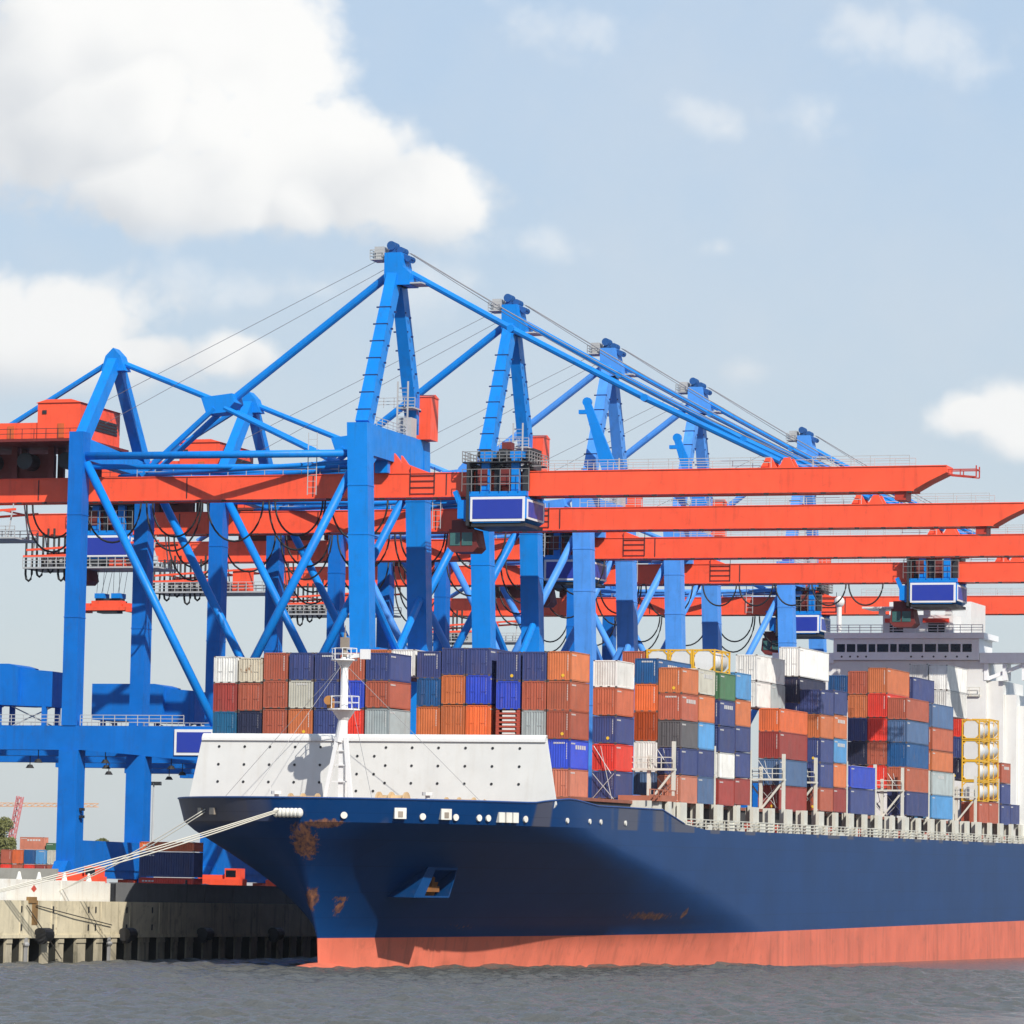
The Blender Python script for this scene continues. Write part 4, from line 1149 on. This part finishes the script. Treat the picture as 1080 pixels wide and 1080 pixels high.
    cpart('operator_cabin', t, [DKRED, paint('cabin_glass', (.05, .14, .13), .15)], cab)
    if spreader is not None:
        sx, sz = spreader
        def spr(mb):
            mb.mat(0); mb.box(0, 7.2, -1.1, -.75, 0, .5); mb.box(0, 7.2, .75, 1.1, 0, .5); mb.box(.1, .9, -1.2, 1.2, -.2, .5); mb.box(6.3, 7.1, -1.2, 1.2, -.2, .5)
            mb.box(1.6, 5.6, -.9, .9, .2, 1.2); mb.box(.6, 1.5, -.7, .7, .4, .9); mb.box(5.7, 6.6, -.7, .7, .4, .9)
            mb.mat(1); mb.box(2.0, 3.2, -.9, .9, 1.5, 2.1); mb.box(4.2, 5.4, -.9, .9, 1.5, 2.1)
            mb.mat(2); mb.box(2.0, 5.4, -.6, .6, 1.2, 1.5); mb.box(2.4, 5.0, -.95, .95, -.3, 0)
        s_ = cpart('spreader', root, [RED, BLUE, DARK], spr); s_.location = (sx, 0, sz)
        hr = MB()
        for x in (2.2, 3.0, 4.4, 5.2):
            for y in (-.7, .7): hr.tube((x, y, 2.1), (tx-sx+x*.9, y*2, 46.9-sz), .03, 4)
        hr.build('hoist_rope', ROPES, s_)
    if fold:
        def fd(mb):
            mb.bar((3.0, -9.3, 60.0), (-.3, -9.3, 69.0), .6, 2.0, (1, 0, 0), .5, .9); mb.disc((-.35, -9.3, 69.3), .6, 'y', .5, 12); mb.box(-1.4, -.4, -9.6, -9.0, 67.8, 68.3); mb.prism([(-.3, 57.46), (.4, 57.46), (3.9, 59.4), (3.6, 61.0), (2.0, 60.6)], -9.75, -8.85)
        la = cpart('latch_arm', root, BLUE, fd)
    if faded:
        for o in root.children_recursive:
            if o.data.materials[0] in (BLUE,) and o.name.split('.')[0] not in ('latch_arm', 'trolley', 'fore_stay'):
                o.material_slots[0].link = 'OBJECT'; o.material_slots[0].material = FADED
    return root

CY = [443.8, 485.7, 526.7, 568.9, 630.8]
build_crane(CY[0], 'nearest gantry crane, its blue trolley cabin over the bow containers left of centre', 9.55)
build_crane(CY[1], 'second nearest gantry crane, red spreader hanging between its landside legs', -54.4, (-55.2, 40.9))
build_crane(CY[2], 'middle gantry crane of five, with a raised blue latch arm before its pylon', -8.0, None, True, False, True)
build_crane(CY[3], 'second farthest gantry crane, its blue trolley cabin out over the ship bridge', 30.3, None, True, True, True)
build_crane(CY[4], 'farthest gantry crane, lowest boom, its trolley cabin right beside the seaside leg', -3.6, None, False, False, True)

# ------------------------------------------------------------------ ground, water, quay
GROUNDM = paint('terminal_asphalt', (.10, .098, .092), .9, .2, (.05, .05, .05), .4, 0, scale=.05)
gm = MB(); gm.add([(-157.0, 100, 5.6), (-157.0, 4000, 5.6), (-6000, 4000, 5.6), (-6000, 100, 5.6)], [(0, 1, 2, 3)])
structure(gm.build('terminal_ground', GROUNDM))
def water_material():
    m, nt, b = new_mat('harbour_water'); N = nt.nodes.new; L = nt.links.new
    tc = N('ShaderNodeTexCoord')
    mp = N('ShaderNodeMapping'); L(tc.outputs['Object'], mp.inputs[0]); mp.inputs['Rotation'].default_value = (0, 0, .5)
    n = N('ShaderNodeTexNoise'); L(mp.outputs[0], n.inputs['Vector']); n.inputs['Scale'].default_value = 2.4; n.inputs['Detail'].default_value = 7; n.inputs['Roughness'].default_value = .6
    bp = N('ShaderNodeBump'); L(n.outputs[0], bp.inputs['Height']); bp.inputs['Strength'].default_value = 1.0; bp.inputs['Distance'].default_value = .2
    L(bp.outputs[0], b.inputs['Normal'])
    b.inputs['Base Color'].default_value = (.095, .095, .086, 1)
    b.inputs['Roughness'].default_value = .16; b.inputs['IOR'].default_value = 1.33
    return m
def build_water():
    import numpy as np
    rg = np.random.RandomState(12)
    xs = np.arange(-156.85, -50, .3); ys = np.arange(178, 432, .3)
    X, Y = np.meshgrid(xs, ys); Z = np.zeros_like(X)
    for lam, amp, num in ((7.5, .055, 7), (4.2, .05, 10), (2.5, .036, 14), (1.5, .024, 16), (.95, .015, 18)):
        for i in range(num):
            l = lam*rg.uniform(.75, 1.3); th = math.radians(-70)+rg.normal(0, .65); ph = rg.uniform(0, 6.28)
            kx, ky = math.cos(th)*6.283/l, math.sin(th)*6.283/l
            w = np.sin(kx*X+ky*Y+ph+.6*np.sin(.07*X+.05*Y+ph))
            Z += amp*rg.uniform(.5, 1)*(w+.25*w*w)/math.sqrt(num)*2.9
    edge = np.minimum(1, np.minimum((X-xs[0])/2+.25, (xs[-1]-X)/6)*1.0)
    Z *= np.clip(edge, 0, 1)
    ny, nx = X.shape
    v = np.stack([X.ravel(), Y.ravel(), Z.ravel()], 1)
    i = np.arange(ny*nx).reshape(ny, nx)
    f = np.stack([i[:-1, :-1].ravel(), i[:-1, 1:].ravel(), i[1:, 1:].ravel(), i[1:, :-1].ravel()], 1)
    me = bpy.data.meshes.new('harbour_water')
    me.vertices.add(len(v)); me.vertices.foreach_set('co', v.ravel())
    me.loops.add(f.size); me.loops.foreach_set('vertex_index', f.ravel().astype('i4'))
    me.polygons.add(len(f)); me.polygons.foreach_set('loop_start', np.arange(0, f.size, 4)); me.polygons.foreach_set('use_smooth', np.ones(len(f), bool))
    me.update(calc_edges=True); me.validate()
    WM = water_material(); me.materials.append(WM)
    structure(put('harbour_water', me))
    # calmer sheet further out, butted against the rippled one
    o = MB()
    x0, x1, y0, y1 = float(xs[0]), float(xs[-1]), float(ys[0]), float(ys[-1])
    o.add([(x1, -300, 0), (3000, -300, 0), (3000, 4000, 0), (x1, 4000, 0)], [(0, 1, 2, 3)])
    o.add([(x0, y1, 0), (x1, y1, 0), (x1, 4000, 0), (x0, 4000, 0)], [(0, 1, 2, 3)])
    o.add([(-3000, -300, 0), (x1, -300, 0), (x1, y0, 0), (-3000, y0, 0)], [(0, 1, 2, 3)])
    o.add([(x0-12, y0, 0), (x0, y0, 0), (x0, 1000, 0), (x0-12, 1000, 0)], [(0, 1, 2, 3)])
    structure(o.build('outer_water', WM))
build_water()

quay = thing('quay_wall', 'weathered concrete quay wall on dark open piles in front of the cranes', 'quay wall', (-156, 300, 0))
def qb(n, mats, fn, par=None):
    mb = MB(); fn(mb); o = mb.build(n, mats, par or quay); return o
def cap(mb):
    mb.box(-1.0, 0, -120, 700, 2.6, 5.72); mb.box(-9, .08, -120, 700, 2.45, 2.75)
    for y in (38.9, 45.5, 46.6, 56.4, 63, 70): mb.box(-.2, .05, y, y+.12, 2.8, 5.6)
qb('cap_beam', CONC, cap)
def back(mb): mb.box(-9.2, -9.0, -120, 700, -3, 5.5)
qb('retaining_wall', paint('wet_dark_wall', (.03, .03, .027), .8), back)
PILE = paint('pile_concrete', (.45, .40, .29), .85, .2, (.05, .05, .03), .9, 1.0, dscale=.9)
rg = random.Random(4)
y = 22.0; k = 0
while y < 110:
    w = rg.choice([1.3, 1.6, 2.2]); 
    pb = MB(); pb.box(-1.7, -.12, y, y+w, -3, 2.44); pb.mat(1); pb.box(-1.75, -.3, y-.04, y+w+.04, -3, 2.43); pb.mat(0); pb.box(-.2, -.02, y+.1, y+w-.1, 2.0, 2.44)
    pb.build('pile', [PILE, paint('pile_gap_shade', (.022, .022, .016), .7, .3)], quay); y += w+rg.choice([1.9, 2.2, 2.6]); k += 1  # near-black side faces paint in the shade of the gaps between piles
def slots(mb):
    for y in (38.9, 45.6, 53.3, 54.9, 62, 68):
        for z in (3.1, 4.7): mb.box(-.1, .06, y+.2, y+.42, z, z+.55)
qb('wall_slots', DARK, slots)
def stain(mb): mb.box(-.05, .03, 41.4, 42.6, 3.6, 5.75); mb.box(-.2, .1, 40.6, 42.2, 5.5, 6.05)
qb('rust_plate', paint('rust_plate', (.30, .17, .06), .85, .35), stain)
def fend(mb):
    for y in (43.0, 61.6, 80.3, 99): mb.tube((.5, y-.9, 2.75), (.5, y+.9, 2.75), .62, 14); mb.disc((.5, y-.5, 2.4), .5, 'y', .5, 12)
qb('fender', BLACK, fend)
def lad(mb):
    for y in (40.1, 58.2): mb.bar((.1, y, 0), (.1, y, 2.5), .25, .25); mb.ball((.15, y, 1.9), .3, .3, .25, 8, 6)
qb('mooring_hook', paint('hook_grey', (.3, .3, .3), .5), lad)

# flood barrier on the quay edge
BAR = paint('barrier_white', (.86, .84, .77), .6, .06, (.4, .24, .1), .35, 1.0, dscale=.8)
b1 = thing('flood_barrier', 'low white painted flood barrier block on the sunlit quay edge', 'barrier', (-157.2, 340, 5.6))
def p1(mb):
    mb.box(-.7, 0, -1.4, 8.6, .02, 1.98); mb.box(-.7, -.05, 8.7, 10.2, .02, 1.9); mb.box(-.7, 0, 10.3, 20.0, .02, 1.95); mb.box(-.8, -.1, 20.1, 21.4, .02, 1.8)
qb('barrier_wall', BAR, p1, b1)
def p2(mb):
    for y in (1.9, 6.1, 11.6, 17.0): mb.tube((-.35, y, 1.95), (-.35, y, 2.65), .28, 8, .1)
qb('barrier_knob', BAR, p2, b1)
def p3(mb): mb.prism([(3.7, 1.15), (4.3, 1.5), (4.9, 1.15), (4.3, .85)], .005, .02, 'x')
qb('red_mark', paint('mark_red', (.6, .08, .05), .6), p3, b1)
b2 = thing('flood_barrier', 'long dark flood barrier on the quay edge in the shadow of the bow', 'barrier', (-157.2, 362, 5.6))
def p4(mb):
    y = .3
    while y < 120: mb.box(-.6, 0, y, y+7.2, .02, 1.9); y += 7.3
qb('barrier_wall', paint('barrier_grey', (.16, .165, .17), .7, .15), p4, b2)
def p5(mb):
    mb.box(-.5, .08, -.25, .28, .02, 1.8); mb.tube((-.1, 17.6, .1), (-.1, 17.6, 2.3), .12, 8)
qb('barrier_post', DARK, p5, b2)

# mooring ropes
def rope(a, b, sag, r, label, n=16):
    a, b = Vector(a), Vector(b); pts = []
    for i in range(n+1):
        t = i/n; p = a.lerp(b, t); p.z -= sag*math.sin(math.pi*t); pts.append(p)
    o = MB().path(pts, r, 6).build('mooring_rope', ROPE, smooth=True)
    tag(o, label, 'rope', 'mooring ropes from the bow to the quay'); return o
ch = SHIPM @ Vector((-.9, -.75, 13.72))
rope(ch, (-157.9, 333.6, 5.9), .5, .06, 'lowest of three thick pale ropes running from white centre chock to the quay')
rope(ch+Vector((.15, 0, .16)), (-157.9, 333.9, 6.0), .35, .06, 'middle one of three thick pale ropes from white centre chock to quay')
rope(ch+Vector((.3, 0, .30)), (-157.9, 334.2, 6.1), .22, .06, 'topmost of three thick pale ropes from white centre chock to quay')
sp, _n = on_hull(3.9, 13.8, .1, -1)
a2 = SHIPM @ sp
rope(a2, (-158.4, 350, 6.2), .5, .045, 'lower thin rope from the shaded bow fairlead to the white barrier')
rope(a2+Vector((0, 0, .25)), (-158.4, 350.6, 6.25), .3, .045, 'upper thin rope from the shaded bow fairlead to the white barrier')
for i, (y0, y1, z1) in enumerate(((340.0, 347.5, .6), (342.0, 358.5, 3.6))):
    o = MB().path([(-155.85, y0, 5.3), (-155.7, lerp(y0, y1, .5), lerp(5.3, z1, .52)), (-155.8, y1, z1)], .05, 5).build('chain', paint('chain_dark', (.06, .055, .045), .8))
    tag(o, ['steep dark chain hanging down the sunlit quay face', 'long slack dark chain slung across the sunlit quay face'][i], 'chain', 'chains on the quay face')

# ------------------------------------------------------------------ containers and yard things behind the quay
yr = random.Random(21)
def yard(x, y, z, rot, c, L, H, label):
    M = Matrix.Translation((x, y, z)) @ Matrix.Rotation(math.radians(rot), 4, 'Z')
    return put_container(M, 'B', c, L, H, label, 'containers standing on the terminal ground', yr)
# rot -90: long side faces the camera
yard(-172.6, 405, 5.62, -90, 'V', 6.06, 2.62, 'bright red yard container under the navy one behind the quay')
yard(-172.6, 405, 8.25, -90, 'N', 6.06, 2.62, 'navy blue yard container on the red one behind the quay')
yard(-172.6, 405, 10.88, -90, 'U', 6.06, 1.0, 'low vivid orange yard container on top of the quayside stack')
NTH = ['first', 'second', 'third', 'fourth', 'fifth']
for k, (c1, c2) in enumerate(zip('RUTLC', 'VRVMR')):
    x = -371.7+k*2.62
    yard(x, 800, 9.2, 0, c2, 12.19, 2.9, '%s lower container, %s column in the far stack left of crane legs' % (PAL[c2][0], NTH[k]))
    yard(x, 800, 12.2, 0, c1, 12.19, 2.9, '%s top container, %s column in the far stack left of crane legs' % (PAL[c1][0], NTH[k]))
yard(-414.2, 900, 16.2, -90, 'K', 6.06, 2.9, 'pale salmon container high on the far stack beside the tree')
yard(-407.6, 900, 14.9, -90, 'P', 6.06, 2.9, 'dark green container beside the far pale salmon one')
cw = MB(); cw.box(-215, -189.2, 420, 420.6, 5.61, 9.0); cw.box(-215, -200.5, 419.9, 420.7, 8.6, 9.02)
tag(cw.build('concrete_wall', paint('wall_grey', (.33, .32, .28), .85, .12)), 'grey concrete wall behind the white flood barrier at left', 'wall')
def machine(x, y, label, c):
    t = thing('straddle_carrier', label, 'straddle carrier', (x, y, 5.61), 'red vehicles on the quay')
    mb = MB(); mb.box(-2.4, 2.4, -1.2, 1.2, .9, 2.6); mb.box(.8, 2.2, -1.1, 1.1, 2.6, 3.7); mb.box(-2.3, .4, -.9, .9, 2.6, 3.0)
    mb.build('body', c, t)
    for sx in (-1.7, 0, 1.7):
        for sy in (-1.15, 1.15):
            w = MB(); w.disc((sx, sy, .55), .55, 'y', .4, 14); w.build('wheel', BLACK, t)
    g = MB(); g.box(.95, 2.05, -1.13, -1.1, 2.8, 3.5); g.build('window', GLASS, t)
machine(-168, 415, 'red quay vehicle beneath the first crane, left of the overhanging bow', RED)
machine(-162.5, 421, 'red quay vehicle closest to the overhanging ship bow', RED)
machine(-184, 415, 'red quay vehicle beside the landside crane legs', RED)
tp = MB(); tp.ball((-158.8, 383, 6.7), .8, 2.4, .85, 12, 8); tp.ball((-158.8, 388, 6.7), .8, 2.0, .9, 12, 8)
tag(tp.build('tarpaulin_bundle', paint('tarp_teal', (.10, .25, .32), .6), None, True), 'rounded teal tarpaulin bundle behind the dark barrier', 'tarpaulin')
sh = thing('warehouse', 'pale low warehouse roof seen under the overhanging bow', 'warehouse', (-260, 640, 5.6))
MB().box(-12, 16, -8, 8, .01, 6.5).build('wall', paint('warehouse_wall', (.5, .5, .5), .7), sh)
MB().prism([(-12.5, 6.52), (16.5, 6.52), (2, 9.2)], -8.5, 8.5).build('roof', paint('warehouse_roof', (.6, .61, .63), .6), sh)
# light mast
lm = thing('light_mast', 'tall thin lighting mast between the crane legs', 'light mast', (-296.8, 700, 5.6))
MB().tube((0, 0, 0), (0, 0, 20.6), .28, 8, .14).build('pole', STEEL, lm)
hd = MB(); hd.box(-1.4, 1.4, -.25, .25, 20.62, 20.85)
for x in (-1.1, -.4, .4, 1.1): hd.box(x-.25, x+.25, -.4, .4, 20.2, 20.6)
hd.build('lamp_head', DARK, lm)
# far tower crane and a slanting jib crane
tcn = thing('tower_crane', 'far pale orange tower crane with long level jib', 'tower crane', (-640, 1500, 5.6))
LO = paint('pale_orange_lattice', (.75, .42, .22), .6)
mb = MB()
def lattice(mb, p, q, w, n, r):
    p, q = Vector(p), Vector(q); d = (q-p).normalized(); u = Vector((0, 1, 0)); v = d.cross(u).normalized()
    cs = [(u*a+v*b)*w/2 for a, b in ((-1, -1), (1, -1), (1, 1), (-1, 1))]
    for c in cs: mb.bar(p+c, q+c, r, r)
    for i in range(n):
        a, b = p.lerp(q, i/n), p.lerp(q, (i+1)/n)
        for k in range(4): mb.bar(a+cs[k], b+cs[(k+1) % 4], r*.7, r*.7)
lattice(mb, (-66, 0, 34.2), (-19, 0, 34.4), 1.3, 18, .28); mb.build('jib', LO, tcn)
mb = MB(); lattice(mb, (-31.5, 0, 0), (-31.5, 0, 37), 1.6, 18, .3); mb.build('tower', LO, tcn)
jc = thing('jib_crane', 'distant pink lattice crane leaning behind the tree', 'jib crane', (-640, 1400, 5.6))
mb = MB(); lattice(mb, (-11.4, 0, 4), (-5.6, 0, 35), 1.8, 14, .35); mb.build('jib', paint('pink_lattice', (.62, .22, .22), .6), jc)
mb = MB(); mb.box(-15, -9, -3, 3, 0, 4); mb.build('base', paint('pink_base', (.4, .15, .15), .6), jc)

# trees
LEAF = paint('leaf_olive', (.12, .125, .03), .7, .3, (.16, .13, .03), .5, 0, scale=.5, rnd=.15)
BARK = paint('bark', (.10, .07, .045), .9)
def tree(x, y, h, r, label, seed, nleaf=9000):
    rg = random.Random(seed)
    t = thing('tree', label, 'tree', (x, y, 5.6), 'trees behind the terminal')
    tr = MB(); tr.tube((0, 0, 0), (0, 0, h*.55), .45, 8, .28)
    for k in range(7):
        a = rg.uniform(0, 6.28); z = h*rg.uniform(.3, .55)
        tr.tube((0, 0, z), (math.cos(a)*r*.6, math.sin(a)*r*.6, z+h*.25), .16, 6, .05)
    tr.build('trunk', BARK, t)
    cl = []
    for k in range(16):
        a = rg.uniform(0, 6.28); zz = rg.uniform(.38, .93); rr = r*rg.uniform(.1, .85)*math.sqrt(max(.08, 1-((zz-.55)/.46)**2))
        cl.append((Vector((math.cos(a)*rr, math.sin(a)*rr, h*zz)), r*rg.uniform(.22, .42)))
    lf = MB()
    for i in range(nleaf):
        c, cr = rg.choice(cl)
        d = Vector((rg.gauss(0, 1), rg.gauss(0, 1), rg.gauss(0, 1))).normalized()*cr*rg.uniform(.5, 1.05)
        p = c+d; s = rg.uniform(.2, .42)
        u = Vector((rg.gauss(0, 1), rg.gauss(0, 1), rg.gauss(0, 1))).normalized(); w = u.orthogonal().normalized()
        lf.add([p-u*s, p+w*s*.5, p+u*s, p-w*s*.5], [(0, 1, 2, 3)])
    lf.build('crown', LEAF, t)
tree(-414.3, 890, 17.2, 5.2, 'leafy olive green tree at the left edge behind the yard containers', 3)
tree(-394, 900, 13.6, 2.6, 'small tree top showing between the landside crane legs', 8, 3000)

# ------------------------------------------------------------------ thin summer haze over the harbour
hb_ = MB(); hb_.box(-1500, 1200, -310, 1900, -6, 260)
hm = bpy.data.materials.new('harbour_haze'); hm.use_nodes = True
nt = hm.node_tree; nt.nodes.clear()
pv = nt.nodes.new('ShaderNodeVolumePrincipled'); pv.inputs['Color'].default_value = (.86, .92, 1.0, 1); pv.inputs['Density'].default_value = .00003; pv.inputs['Anisotropy'].default_value = .2
mo = nt.nodes.new('ShaderNodeOutputMaterial'); nt.links.new(pv.outputs[0], mo.inputs['Volume'])
hz = hb_.build('haze', hm); hz['kind'] = 'stuff'
